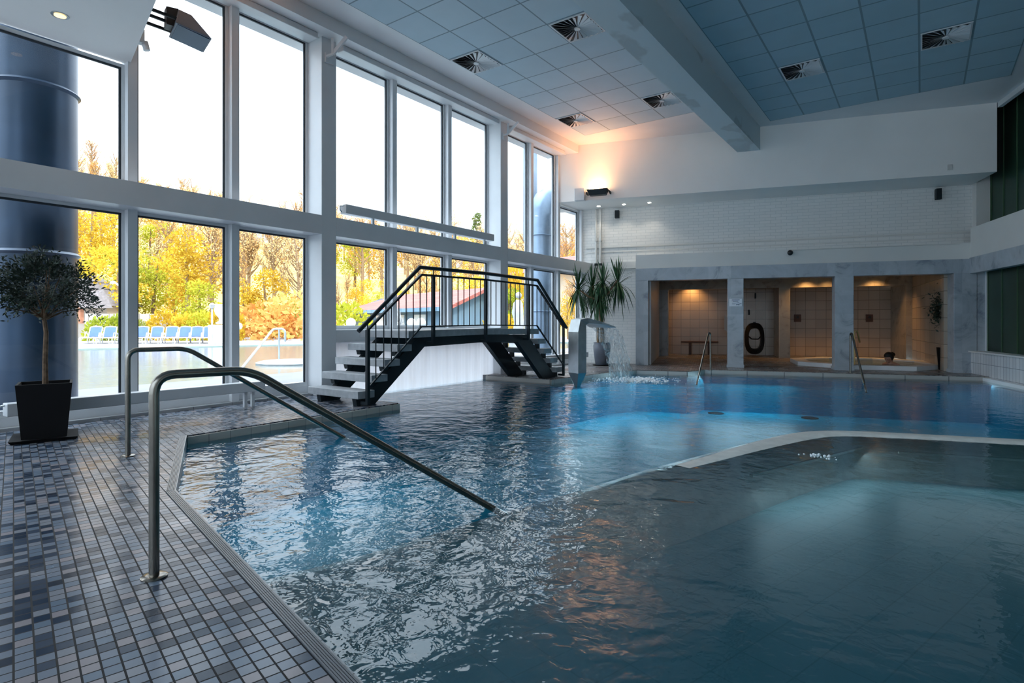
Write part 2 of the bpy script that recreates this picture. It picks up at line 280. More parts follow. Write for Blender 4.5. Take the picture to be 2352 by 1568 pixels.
# ------------------------------------------------------------------ mesh builder
class MB:
    def __init__(s): s.v = []; s.f = []
    def poly(s, pts):
        k = len(s.v); s.v += [tuple(p) for p in pts]; s.f.append(tuple(range(k, k+len(pts)))); return s
    def hexa(s, b4, t4):
        k = len(s.v); s.v += [tuple(p) for p in b4] + [tuple(p) for p in t4]
        s.f += [(k+3,k+2,k+1,k), (k+4,k+5,k+6,k+7)] + [(k+i, k+(i+1)%4, k+4+(i+1)%4, k+4+i) for i in range(4)]; return s
    def box(s, x0, x1, y0, y1, z0, z1):
        return s.hexa([(x0,y0,z0),(x1,y0,z0),(x1,y1,z0),(x0,y1,z0)], [(x0,y0,z1),(x1,y0,z1),(x1,y1,z1),(x0,y1,z1)])
    def wbox(s, u0, u1, v0, v1, z0, z1):
        q = [(u0,v0),(u1,v0),(u1,v1),(u0,v1)]
        return s.hexa([W(a,b,z0) for a,b in q], [W(a,b,z1) for a,b in q])
    def prism(s, pts, z0, z1):
        n = len(pts); k = len(s.v)
        ar = sum(pts[i][0]*pts[(i+1)%n][1] - pts[(i+1)%n][0]*pts[i][1] for i in range(n))
        if ar < 0: pts = pts[::-1]
        s.v += [(p[0],p[1],z0) for p in pts] + [(p[0],p[1],z1) for p in pts]
        s.f += [tuple(range(k+n-1, k-1, -1)), tuple(range(k+n, k+2*n))] + [(k+i, k+(i+1)%n, k+n+(i+1)%n, k+n+i) for i in range(n)]; return s
    def obox(s, c, ax, half):
        """box with axes ax (3 unit vectors) and half sizes"""
        P = []
        for sz in (-1, 1):
            for sx, sy in ((-1,-1),(1,-1),(1,1),(-1,1)):
                P.append(tuple(c[i] + ax[0][i]*half[0]*sx + ax[1][i]*half[1]*sy + ax[2][i]*half[2]*sz for i in range(3)))
        return s.hexa(P[:4], P[4:])
    def bar(s, p, q, w, h, up=(0,0,1)):
        from mathutils import Vector as V
        p = V(p); q = V(q); d = q - p; L = d.length; d.normalize(); u = V(up); sd = d.cross(u)
        if sd.length < 1e-4: sd = d.cross(V((1,0,0)))
        sd.normalize(); u = sd.cross(d)
        return s.obox(tuple((p+q)/2), (tuple(d), tuple(sd), tuple(u)), (L/2, w/2, h/2))
    def tube(s, pts, r, n=10, cap=True):
        from mathutils import Vector as V
        P = [V(p) for p in pts]; R = r if isinstance(r, (list, tuple)) else [r]*len(P)
        ref = None; rings = []
        for i, p in enumerate(P):
            d = (P[min(i+1, len(P)-1)] - P[max(i-1, 0)]).normalized()
            if ref is None: ref = d.orthogonal().normalized()
            ref = (ref - d*ref.dot(d)); ref = ref.normalized() if ref.length > 1e-6 else d.orthogonal().normalized()
            b = d.cross(ref); k = len(s.v)
            for j in range(n):
                a = 2*pi*j/n; s.v.append(tuple(p + (ref*cos(a) + b*sin(a))*R[i]))
            rings.append(k)
        for i in range(len(rings)-1):
            a, b = rings[i], rings[i+1]
            for j in range(n): s.f.append((a+j, a+(j+1)%n, b+(j+1)%n, b+j))
        if cap: s.f.append(tuple(rings[0]+j for j in range(n-1, -1, -1))); s.f.append(tuple(rings[-1]+j for j in range(n)))
        return s
    def lathe(s, prof, c=(0,0,0), n=24, close=True):
        rings = []
        for r, z in prof:
            k = len(s.v); rings.append(k)
            for j in range(n): a = 2*pi*j/n; s.v.append((c[0]+r*cos(a), c[1]+r*sin(a), c[2]+z))
        for a, b in zip(rings, rings[1:]):
            for j in range(n): s.f.append((a+j, a+(j+1)%n, b+(j+1)%n, b+j))
        if close: s.f.append(tuple(rings[0]+j for j in range(n-1, -1, -1))); s.f.append(tuple(rings[-1]+j for j in range(n)))
        return s
    def sphere(s, c, r, n=14, m=9):
        rx, ry, rz = r if isinstance(r, (tuple, list)) else (r, r, r)
        k0 = len(s.v); s.v.append((c[0], c[1], c[2]-rz))
        for i in range(1, m):
            t = -pi/2 + pi*i/m
            for j in range(n): a = 2*pi*j/n; s.v.append((c[0]+rx*cos(t)*cos(a), c[1]+ry*cos(t)*sin(a), c[2]+rz*sin(t)))
        s.v.append((c[0], c[1], c[2]+rz)); top = len(s.v)-1
        for j in range(n): s.f.append((k0, k0+1+(j+1)%n, k0+1+j)); s.f.append((top, top-n+j, top-n+(j+1)%n))
        for i in range(m-2):
            for j in range(n): a = k0+1+i*n; s.f.append((a+j, a+(j+1)%n, a+n+(j+1)%n, a+n+j))
        return s
    def build(s, name, mat, parent=None, smooth=False, bevel=0.0, origin=None):
        me = bpy.data.meshes.new(name)
        o0 = (0,0,0)
        if parent is not None: o0 = tuple(parent.matrix_world.translation) if parent.parent else tuple(parent.location)
        if parent is None:
            xs = [v[0] for v in s.v]; ys = [v[1] for v in s.v]; zs = [v[2] for v in s.v]
            o0 = origin or ((min(xs)+max(xs))/2, (min(ys)+max(ys))/2, min(zs))
            base = o0
        else: base = wloc(parent)
        me.from_pydata([(v[0]-base[0], v[1]-base[1], v[2]-base[2]) for v in s.v], [], s.f)
        me.materials.append(mat)
        if smooth:
            me.polygons.foreach_set('use_smooth', [True]*len(me.polygons))
            try: me.set_sharp_from_angle(angle=radians(40))
            except Exception: pass
        me.update()
        o = bpy.data.objects.new(name, me); COL.objects.link(o)
        if parent is not None: o.parent = parent; LOC[o.name] = base
        else: o.location = base; LOC[o.name] = base
        if bevel:
            b = o.modifiers.new('bevel', 'BEVEL'); b.width = bevel; b.segments = 2; b.limit_method = 'ANGLE'
        return o
LOC = {}
def wloc(o): return LOC[o.name]
def empty(name, loc):
    o = bpy.data.objects.new(name, None); COL.objects.link(o); o.location = loc; o.empty_display_size = 0.1; LOC[o.name] = tuple(loc); return o
def tag(o, label, cat, group=None, kind=None):
    o['label'] = label; o['category'] = cat
    if group: o['group'] = group
    if kind: o['kind'] = kind
    return o
def struct(o, label=None):
    o['kind'] = 'structure'
    if label: o['label'] = label
    return o
def copytree(o, dloc, parent=None):
    c = o.copy(); COL.objects.link(c)
    if parent is None: c.location = (o.location[0]+dloc[0], o.location[1]+dloc[1], o.location[2]+dloc[2])
    else: c.parent = parent
    for ch in list(o.children): copytree(ch, dloc, c)
    return c

# ------------------------------------------------------------------ key dimensions
GX = -7.61; FXX = -7.24; CEIL = 5.545; SOFF = 4.13; WZ = -0.085
VB, VU, VC, VI, VK = 14.13, 15.33, 14.87, 19.3, 20.75
UR = 5.357                                    # right wall plane in the back wing frame
YB = -4.5                                     # wall behind the photographer
TZ0, TZ1 = 2.41, 2.69                         # the deep rail between upper and lower windows

# ------------------------------------------------------------------ deck and pools
Apt, Bpt = (-5.80, 2.655), (-3.965, 1.745)
ed = (0.9737, -0.2278)
Epn = (Bpt[0] + ed[0]*8.2, Bpt[1] + ed[1]*8.2)
rwall = lambda y, off=0.0: ((UR + off - A[1]*y) / A[0])     # x on the right wall at a given y
deck = MB()
deck.prism([(GX,YB),(Epn[0],YB),Epn,Bpt,Apt,(-5.80,5.42),(GX,5.42)], -0.14, 0.0)
fl = struct(deck.build('floor', M['deck']), 'wet mosaic tiled deck of grey, blue and beige tiles')
def vpt(px, v, py=800): q = onv(px, py, v); return W(q[0], v)[:2]
VE = 14.02
e1 = W(uv_of(-5.30, 12.2)[0], 13.38)[:2]; e2 = W(uv_of(-4.30,12.75)[0], 13.38)[:2]; e3 = W(uv_of(-4.05,13.2)[0], VE)[:2]; e4 = W(UR, VE)[:2]
far = MB()
far.prism([(GX,9.33),(-5.82,9.38),(-5.72,10.1),(-5.62,11.6),e1,e2,e3,e4,W(UR,21.2)[:2],W(-6.2,21.2)[:2],W(-6.2,15.6)[:2],(GX,14.2)], -0.14, 0.0)
struct(far.build('floor', M['deckfar']), 'brown speckled tile floor by the marble columns')
# light gutter faces under the deck edges
def edge_strip(pts, t, z0, z1, mat, name='trim_1', label=None):
    m = MB()
    for (p, q) in zip(pts, pts[1:]):
        dx, dy = q[0]-p[0], q[1]-p[1]; L = hypot(dx, dy); nx, ny = dy/L*t, -dx/L*t
        m.hexa([(p[0],p[1],z0),(q[0],q[1],z0),(q[0]+nx,q[1]+ny,z0),(p[0]+nx,p[1]+ny,z0)], [(p[0],p[1],z1),(q[0],q[1],z1),(q[0]+nx,q[1]+ny,z1),(p[0]+nx,p[1]+ny,z1)])
    return struct(m.build(name, mat), label)
edge_strip([Apt, (-5.80,5.42)], 0.03, -0.13, -0.012, M['gutter'], 'trim_1', 'beige tile face below the deck edge')
edge_strip([(-5.80,5.42), (-7.35,5.42)], 0.03, -0.13, -0.012, M['gutter'], 'trim_2')
edge_strip([(-7.35,9.33),(-5.82,9.38),(-5.72,10.1),(-5.62,11.6),e1,e2,e3,e4], 0.03, -0.11, -0.012, M['gutter'], 'trim_3', 'pale tile face below the far deck edge')
# ribbed overflow grating along the near edge
gr = MB(); npx, npy = -ed[1], ed[0]
gw = 0.052
def grate(p, q, w, ribs=6):
    dx, dy = q[0]-p[0], q[1]-p[1]; L = hypot(dx, dy); nx, ny = -dy/L, dx/L
    if nx*0+ny*1 < 0: nx, ny = -nx, -ny
    for i in range(ribs):
        a = -w + (i+0.14)*w/ribs; b = -w + (i+0.86)*w/ribs
        gr.hexa([(p[0]+nx*a,p[1]+ny*a,-0.01),(q[0]+nx*a,q[1]+ny*a,-0.01),(q[0]+nx*b,q[1]+ny*b,-0.01),(p[0]+nx*b,p[1]+ny*b,-0.01)],
                [(p[0]+nx*a,p[1]+ny*a,0.006),(q[0]+nx*a,q[1]+ny*a,0.006),(q[0]+nx*b,q[1]+ny*b,0.006),(p[0]+nx*b,p[1]+ny*b,0.006)])
grate(Bpt, Epn, gw); grate(Apt, Bpt, gw)
tag(gr.build('overflow_grating', M['grate']), 'dark ribbed overflow grating along the near pool edge', 'grating')
edge_strip([Epn, Bpt, Apt], 0.007, -0.12, 0.004, M['coping'], 'trim_5')

# basin: floors at two depths, walls
crest = [(-2.55,1.45),(-2.25,2.1),(-2.02,2.9),(-1.78,3.6),(-1.45,4.7),(-1.18,5.7),(-0.88,6.62),(-0.62,6.95),(0.9,7.42),(2.6,7.95),(4.4,8.5)]
bas = MB()
Rfar = W(UR-0.12, VE)[:2]; Rnear = (rwall(0.0,-0.12), 0.0)
bas.poly([(-7.5,5.0,-0.95),(-7.5,9.6,-0.95),(-5.3,14.3,-0.95),(rwall(17)+1,17,-0.95),(rwall(7)+2,7,-0.95),(4.4,8.5,-0.95),(0.9,7.42,-0.95),(-0.7,6.9,-0.95),(-1.2,5.7,-0.95),(-1.78,3.6,-0.95),(-2.3,2.1,-0.95),(-2.6,1.2,-0.95),(-6.2,2.4,-0.95),(-6.0,5.2,-0.95)])
b1 = struct(bas.build('floor', M['basinblue']), 'blue lined bottom of the deep pool')
bs = MB(); bs.poly([(-2.9,0.9,-0.46),(-2.3,2.1,-0.46),(-1.78,3.6,-0.46),(-1.2,5.7,-0.46),(-0.7,6.9,-0.46),(4.4,8.5,-0.46),(8.5,8.5,-0.46),(8.5,-1.5,-0.46)][::-1])
struct(bs.build('floor', M['basingrey']), 'grey tiled bottom of the shallow pool')
bw = MB()
wallpts = [Epn, Bpt, Apt, (-5.80,5.42), (-7.35,5.42), (-7.35,9.33), (-5.82,9.38), (-5.72,10.1), (-5.62,11.6), e1, e2, e3, e4, W(UR,13)[:2], W(UR, 2)[:2]]
for p, q in zip(wallpts, wallpts[1:]): bw.poly([(p[0],p[1],-1.3),(q[0],q[1],-1.3),(q[0],q[1],-0.1),(p[0],p[1],-0.1)])
struct(bw.build('wall_pool', M['basinblue']), 'blue lined side of the pool')
# rounded tiled ledge between deep and shallow pool, its crest just under the water
lg = MB()
prof = [(-0.36,-1.1),(-0.35,-0.30),(-0.33,-0.15),(-0.27,-0.105),(-0.18,-0.092),(-0.05,-0.092),(0.06,-0.115),(0.15,-0.17),(0.22,-0.27),(0.28,-0.50)]
cs = []
for i in range(len(crest)-1):
    for k in range(6):
        t = k/6.0; cs.append((crest[i][0]*(1-t)+crest[i+1][0]*t, crest[i][1]*(1-t)+crest[i+1][1]*t))
cs.append(crest[-1])
for _ in range(6): cs = [cs[0]] + [((cs[i-1][0]+2*cs[i][0]+cs[i+1][0])/4, (cs[i-1][1]+2*cs[i][1]+cs[i+1][1])/4) for i in range(1, len(cs)-1)] + [cs[-1]]
k0 = 0
for i, p in enumerate(cs):
    q = cs[min(i+1, len(cs)-1)]; r = cs[max(i-1, 0)]; dx, dy = q[0]-r[0], q[1]-r[1]; L = hypot(dx, dy); nx, ny = dy/L, -dx/L
    dip = max(0.0, (4.3 - p[1])) * 0.045 - 0.024*min(1, max(0, (p[1]-3.6)/3.4))
    for a, z in prof: lg.v.append((p[0]+nx*a, p[1]+ny*a, z - dip))
n = len(prof)
for i in range(len(cs)-1):
    for j in range(n-1): lg.f.append((i*n+j, i*n+j+1, (i+1)*n+j+1, (i+1)*n+j))
struct(lg.build('wall_ledge', M['ledge'], smooth=True), 'rounded tiled ledge between the deep and the shallow pool')
# water surface
wt = MB()
wt.poly([(p[0],p[1],WZ) for p in [Epn, (Bpt[0]+0.002,Bpt[1]+0.002), Apt, (-5.80,5.42), (-7.42,5.42), (-7.42,9.33), (-5.82,9.38), (-5.72,10.1), (-5.62,11.6), e1, e2, e3, e4, W(UR,2)[:2]]][::-1])
wo = wt.build('pool_water', M['water']); tag(wo, 'rippled clear blue water filling the indoor pool', 'water', kind='stuff')
# round drains on the pool bottom
for px, py, lab in ((1644, 948, 'round dark drain on the pool floor nearer the waterfall'), (1860, 959, 'round dark drain on the pool floor nearer the right wall')):
    q = zp(px, py, -.94); m = MB(); m.lathe([(0.17,0),(0.17,0.012),(0.13,0.02)], (q[0],q[1],-.95), 20); tag(m.build('drain', M['blackplastic']), lab, 'drain')
q = zp(1875, 1066, -0.46); m = MB(); m.lathe([(0.10,0),(0.10,0.015),(0.07,0.03)], (q[0],q[1],-0.46), 16); tag(m.build('drain', M['blackplastic']), 'small dark water inlet on the shallow pool floor', 'drain')

# ------------------------------------------------------------------ window wall
wn = 0
def window(y0, y1, z0, z1, mull=True):
    """a fixed pane with its gasket and slim frame"""
    global wn; wn += 1
    e = empty('window_%d' % wn, (GX, (y0+y1)/2, z0)); struct(e)
    f = MB(); t = 0.035
    f.box(GX-0.05, GX+0.03, y0, y0+t, z0, z1); f.box(GX-0.05, GX+0.03, y1-t, y1, z0, z1); f.box(GX-0.05, GX+0.03, y0+t, y1-t, z0, z0+t+0.03); f.box(GX-0.05, GX+0.03, y0+t, y1-t, z1-t, z1)
    fr_ = f.build('window_frame', M['frame'], e)
    g = MB(); s = 0.022
    g.box(GX-0.01, GX+0.012, y0+t, y0+t+s, z0+t+.03, z1-t); g.box(GX-0.01, GX+0.012, y1-t-s, y1-t, z0+t+.03, z1-t); g.box(GX-0.01, GX+0.012, y0+t+s, y1-t-s, z1-t-s, z1-t)
    g.build('gasket', M['gasket'], fr_)
    p = MB(); p.poly([(GX,y0+t,z0+t),(GX,y1-t,z0+t),(GX,y1-t,z1-t),(GX,y0+t,z1-t)]); p.build('pane', M['glass'], e)
HEADT = 5.37
segs = [(-4.4,-3.05,0),(-2.95,-1.6,0),(-1.5,-0.05,0),(0.05,1.36,0),(1.46,2.79,0),(2.88,4.01,1),(4.12,5.24,1),(5.50,6.86,2),(6.98,8.30,2),(8.42,9.68,2),(9.95,11.21,1),(11.32,12.43,1),(12.57,13.66,3)]
for y0, y1, k in segs:
    zt = SOFF-0.02 if k in (0, 3) else HEADT
    window(y0, y1, TZ1, zt)
    window(y0, y1, 0.98 if k == 2 else 0.13, TZ0)
m = MB()
for y, zt in ((-3.0,SOFF),(-1.55,SOFF),(0.0,SOFF),(1.41,SOFF),(2.835,HEADT+.1),(4.065,HEADT+.1),(6.92,HEADT+.1),(8.36,HEADT+.1),(11.265,HEADT+.1),(12.50,HEADT+.1),(13.72,SOFF)):
    o = MB().box(GX-0.06, GX+0.12, y-0.052, y+0.052, (0.78 if 5.5 < y < 9 else 0.0), zt).build('trim_6', M['frame'], bevel=0.004); struct(o, 'slim white window mullion')
for y0, y1, lab in ((5.24,5.50,'deep white steel column beside the footbridge'),(9.68,9.94,'white steel column behind the far bridge steps'),(-4.55,-4.4,'white column')):
    o = MB().box(GX-0.06, FXX, y0, y1, -0.3 if y0 > 9 else 0.0, CEIL).build('column', M['frame'], bevel=0.006); struct(o, lab)
# deep rail across all bays
o = MB().box(GX-0.06, FXX, YB, 5.24, TZ0, TZ1).box(GX-0.06, FXX, 5.50, 9.68, TZ0, TZ1).box(GX-0.06, FXX, 9.94, 14.15, TZ0, TZ1)
struct(o.build('beam', M['frame']), 'deep white transom rail crossing the window wall')
struct(MB().box(GX-0.06, FXX, 5.50, 9.68, 0.79, 0.98).build('beam', M['frame']), 'lower white rail behind the footbridge')
struct(MB().box(GX-0.10, GX+0.05, YB, 5.24, 0.0, 0.13).box(GX-0.10, GX+0.05, 9.94, 13.7, 0.0, 0.13).build('trim_7', M['frame']), 'white window sill kerb')
struct(MB().box(GX-0.10, GX+0.16, YB, 5.24, 0.0, 0.035).box(GX-0.10, GX+0.16, 9.94, 13.7, 0.0, 0.035).build('trim_8', M['coping']), 'grey kerb')
# head: box soffit along the top of the windows
struct(MB().box(GX-0.3, -7.0, 2.2, 12.62, HEADT-0.02, CEIL+0.02).build('beam', M['white']), 'white boxed beam above the windows')
struct(MB().box(GX+0.05, GX+0.30, 2.6, 12.6, HEADT-0.034, HEADT-0.02).build('trim_9', M['frame']), 'head trim')
# blind housing running along the beam, in three lengths, with brackets on the column heads
for y0, y1, lab in ((2.75,5.15,'white blind housing above the windows left of the column'),(5.60,9.58,'long white blind housing above the middle windows'),(10.05,12.3,'white blind housing above the far windows')):
    tag(MB().box(-7.34, -7.20, y0, y1, HEADT-0.105, HEADT-0.022).build('blind_housing', M['frame'], bevel=0.01), lab, 'blind housing')
for y, lab in ((5.36,'white forked bracket on the head of the near column'),(9.80,'white forked bracket on the head of the far column')):
    e = empty('bracket', (FXX+0.03, y, 5.0)); tag(e, lab, 'bracket')
    MB().box(FXX, FXX+0.03, y-0.07, y+0.07, 4.98, 5.12).build('base_plate', M['frame'], e)
    b = MB(); b.bar((FXX+0.03,y-0.06,5.06),(FXX+0.10,y,5.10),0.03,0.03); b.bar((FXX+0.10,y,5.10),(FXX+0.12,y-0.02,5.32),0.035,0.05); b.bar((FXX+0.10,y,5.10),(FXX+0.30,y+0.10,5.34),0.035,0.05)
    b.build('arm', M['frame'], e)
# swim-through below the rail: hanging white strips
cu = MB(); nC = 160
for i in range(nC+1):
    y = 5.48 + i*(9.70-5.48)/nC; x = -7.44 + .012*sin(i*.55) + .006*sin(i*1.7)
    cu.v += [(x,y,-.4),(x,y,.80)]
for i in range(nC): cu.f.append((2*i,2*i+2,2*i+3,2*i+1))
tag(cu.build('strip_curtain', M['curtain'], smooth=True), 'white hanging strip curtain of the swim-through under the footbridge', 'curtain')

# convector boxes
def convector(y0, y1, z0, z1, x, lab, legs, legh, grp):
    e = empty('convector_heater', (x, (y0+y1)/2, z0)); tag(e, lab, 'heater', grp)
    MB().box(x-0.10, x+0.04, y0, y1, z0, z1).build('casing', M['frame'], e, bevel=0.008)
    for y in legs: MB().box(x-0.05, x-0.01, y-0.02, y+0.02, z0-legh, z0).build('leg', M['frame'], e)
    v = MB(); v.tube([(x-0.03,y0-0.03,z0+0.02),(x-0.03,y0-0.06,z0+0.05),(x-0.03,y0-0.06,z1-0.03),(x-0.03,y0,z1-0.02)], 0.010, 6); v.build('valve_pipe', M['steelblue'], e)
g = 'long white convector boxes along the window wall'
convector(1.60, 4.22, 0.20, 0.325, -7.07, 'long low white convector box behind the black planter', [1.9, 3.98, 4.08], 0.2, g)
convector(5.62, 9.35, 2.77, 2.91, -7.20, 'white convector box standing on the transom rail above the footbridge', [6.2,7.2,8.2,9.1], 0.085, g)
convector(10.6, 13.2, 0.20, 0.325, -7.07, 'low white convector box in the far corner behind the grey pot', [10.9,12.9], 0.2, g)

# ------------------------------------------------------------------ ceiling
xr = rwall(YB)+0.2
cl = MB()
pB = [(GX-0.3, YB-.2), (xr+3, YB-.2), W(UR+3, 15)[:2], W(UR+0.18+0, VB+3)[:2], (GX-0.3, 15)]
cl.prism([(GX-0.3,YB-.2),(rwall(YB-.2,0.18),YB-.2),W(UR+0.18, 22)[:2],(GX-0.3,16)], CEIL+0.004, CEIL+0.25)
struct(cl.build('ceiling', M['white']), 'plain white ceiling border')
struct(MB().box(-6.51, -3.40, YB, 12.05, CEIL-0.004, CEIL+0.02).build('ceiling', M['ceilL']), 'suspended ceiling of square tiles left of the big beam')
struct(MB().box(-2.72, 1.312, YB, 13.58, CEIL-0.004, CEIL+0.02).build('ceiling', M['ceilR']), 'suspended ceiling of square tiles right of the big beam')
yb = lambda x: (VB - N[0]*x)/N[1]
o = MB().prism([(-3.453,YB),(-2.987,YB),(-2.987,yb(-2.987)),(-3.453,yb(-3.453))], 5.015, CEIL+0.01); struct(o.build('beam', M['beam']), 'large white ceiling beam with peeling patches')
o = MB().box(-3.50,-3.453,YB,13.0,CEIL-0.05,CEIL+.0); struct(o.build('trim_10', M['white']))
# recessed slot beside the right ceiling edge
rs = MB(); rs.prism([W(UR+0.18,-6)[:2],W(UR+1.4,-6)[:2],W(UR+1.4,22)[:2],W(UR+0.18,22)[:2]], CEIL+0.22, CEIL+0.4); struct(rs.build('ceiling', M['white']))
# swirl diffusers
def diffuser(cx, cy, w, d, lab):
    z = CEIL-0.006; e = empty('ceiling_diffuser', (cx, cy, z)); tag(e, lab, 'air vent', 'square swirl air vents in the ceiling')
    hx, hy = w/2, d/2
    MB().box(cx-hx+.02, cx+hx-.02, cy-hy+.02, cy+hy-.02, z-0.002, z).build('back_plate', M['blackplastic'], e)
    b = MB(); t = 0.022
    for a in ((cx-hx,cx+hx,cy-hy,cy-hy+t),(cx-hx,cx+hx,cy+hy-t,cy+hy),(cx-hx,cx-hx+t,cy-hy+t,cy+hy-t),(cx+hx-t,cx+hx,cy-hy+t,cy+hy-t)): b.box(a[0],a[1],a[2],a[3],z-0.012,z)
    b.build('frame', M['frame'], e)
    b = MB(); K = 24
    def edge(a):
        c, s_ = cos(a), sin(a); r = min((hx-t)/max(abs(c),1e-6), (hy-t)/max(abs(s_),1e-6)); return (c*r, s_*r)
    for i in range(K):
        a0 = 2*pi*(i)/K; a1 = 2*pi*(i+0.62)/K
        p0 = (cx+0.04*cos(a0), cy+0.04*sin(a0)); p1 = (cx+0.04*cos(a1), cy+0.04*sin(a1)); q0 = edge(a0); q1 = edge(a1)
        b.poly([(p0[0],p0[1],z-0.004),(cx+q0[0],cy+q0[1],z-0.004),(cx+q1[0],cy+q1[1],z-0.030),(p1[0],p1[1],z-0.012)])
    bl_ = b.build('swirl_blades', M['frame'], e)
    MB().lathe([(0.045,-0.03),(0.045,-0.01)], (cx,cy,z), 14).build('hub', M['frame'], bl_)
h_ = CEIL - H
def cpos(px, py): r = ray(px, py); return (r[0]/r[2]*h_, r[1]/r[2]*h_)
for px, py, lab in ((1333,75,'ceiling air vent nearest the left side of the beam'),(1098,149,'ceiling air vent nearest the tall windows'),(1519,233,'ceiling air vent beside the far end of the beam'),(1321,278,'ceiling air vent in the warm lit corner'),(1838,166,'smaller looking ceiling air vent right of the beam'),(2169,88,'ceiling air vent farthest right')):
    x, y = cpos(px, py)
    if px < 1600: ix = math.floor((x+6.51)/0.655); iy = math.floor((y-12.05)/0.69); diffuser(-6.51+(ix+.5)*0.655, 12.05+(iy+.5)*0.69, 0.62, 0.655, lab)
    else: ix = math.floor((x+2.72)/0.672); iy = math.floor((y-13.58)/0.697); diffuser(-2.72+(ix+.5)*0.672, 13.58+(iy+.5)*0.697, 0.635, 0.66, lab)

# near left dropped soffit
sf = MB(); sl = [(GX+0.02,2.84),(-5.85,2.41),(-3.2,1.80),(-3.2,YB),(GX+0.02,YB)]
sf.prism(sl, SOFF, CEIL); struct(sf.build('ceiling', M['bulkhead']), 'lowered grey ceiling over the near deck')
# ------------------------------------------------------------------ back wing
UL = uv_of(GX, 13.7)[0]-0.2
ue = onv(2290, 300, VB)[0]
uls = uv_of(GX+.06, yb(GX))[0]
o = MB(); o.prism([W(uls,VB)[:2], W(ue,VB)[:2], W(ue,VU+.15)[:2], W(uls-0.3,VU+.15)[:2]], SOFF+.02, CEIL+0.01); struct(o.build('wall_bulkhead', M['bulkhead']), 'white bulkhead wall above the back of the pool')
uwl = uv_of(GX-.1, 13.75)[0]
u1460 = onv(1460, 600, VC)[0]; u2246 = onv(2246, 600, VC)[0]
o = MB().wbox(uwl, ue+0.75, VU, VU+0.2, 2.70, SOFF+0.1).wbox(uwl, u1460+0.05, VU, VU+0.2, -0.1, 2.70); struct(o.build('wall_back', M['brick']), 'white painted brick wall behind the pool')
o = MB().wbox(u1460, u2246, VC+.02, VU, 2.47, 2.82); struct(o.build('wall_band', M['offwhite']), 'white band above the marble lintel')
# shadow gap line and pipes on the back wall
z1_ = onv(1857,548,VU)[2]
o = MB().wbox(uwl+.3, ue, VU-0.03, VU, z1_-0.02, z1_+0.015); struct(o.build('trim_11', M['offwhite']))
o = MB().wbox(uwl+.3, ue, VU-0.015, VU, z1_-0.14, z1_-0.125); struct(o.build('trim_12', M['offwhite']))
for i, (px, lab) in enumerate(((1369,'white vertical pipe in the far corner, nearer the windows'),(1379,'white vertical pipe in the far corner, nearer the plant'))):
    u = onv(px, 600, VU-0.05)[0]; e = empty('wall_pipe', W(u, VU-0.05, 0.6)); tag(e, lab, 'pipe', 'vertical pipes in the far corner')
    MB().tube([W(u, VU-0.05, 0.6), W(u, VU-0.05, SOFF)], 0.028, 8).build('pipe', M['offwhite'], e, smooth=True)
    MB().tube([W(u, VU-0.05, 3.28), W(u, VU-0.05, 3.36)], 0.042, 8).build('coupling', M['offwhite'], e)
    MB().tube([W(u, VU-0.05, 2.62), W(u, VU-0.05, 2.68)], 0.045, 8).build('clamp', M['black'], e)
# marble colonnade
cols = [(1460,1489,None),(1671,1708,None),(1918,1961,1914),(2191,2246,2178)]
CD = 0.36
for i, (p0, p1, ps) in enumerate(cols):
    u0 = onv(p0, 700, VC)[0]; u1 = onv(p1, 700, VC)[0]
    labs = ['grey marble pillar at the left end of the colonnade','grey marble pillar carrying the small white sign','grey marble pillar beside the right handrails','wide grey marble pillar at the right end of the colonnade']
    e = MB().wbox(u0, u1, VC, VC+CD, 0.0, 2.16).build('pillar', M['marble'], bevel=0.006); struct(e, labs[i])
    if i in (1,2,3): struct(MB().wbox(u0-0.02, u1+.01, VC-0.02, VC+CD+.02, 0.0, 0.07).build('baseboard_%d' % i, M['marble']))
lu0 = onv(1460,630,VC)[0]; lu1 = u2246
struct(MB().wbox(lu0, lu1, VC-0.004, VC+CD, 2.16, 2.47).build('lintel', M['marble']), 'grey marble lintel over the columns')
# recess ceiling, inner lintel, pillars, niches
ui0 = onv(1492, 700, VC)[0]; uir = onv(2180, 700, VC)[0]
struct(MB().wbox(lu0-0.6, UR+.3, VC+CD, VK+0.3, 2.52, 2.7).build('ceiling', M['offwhite']), 'low ceiling of the shower recess')
vi = VI
def ui(px): return onv(px, 700, vi)[0]
uP1a, uP1b, uP2a, uP2b, uP3a, uP3b = ui(1513.6), ui(1534.6), ui(1789), ui(1815), ui(2081), ui(2099)
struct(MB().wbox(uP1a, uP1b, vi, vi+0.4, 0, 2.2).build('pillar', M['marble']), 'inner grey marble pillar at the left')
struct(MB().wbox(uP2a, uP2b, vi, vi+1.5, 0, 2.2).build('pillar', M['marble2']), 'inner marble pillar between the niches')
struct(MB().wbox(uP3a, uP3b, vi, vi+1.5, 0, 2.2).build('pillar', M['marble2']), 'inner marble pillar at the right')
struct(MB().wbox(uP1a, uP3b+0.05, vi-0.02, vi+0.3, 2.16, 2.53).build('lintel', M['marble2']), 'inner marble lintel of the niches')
struct(MB().wbox(lu0-0.6, UR+.3, VK, VK+0.2, 0, 2.55).build('wall_niche', M['walltile']), 'beige tiled back wall of the niches')
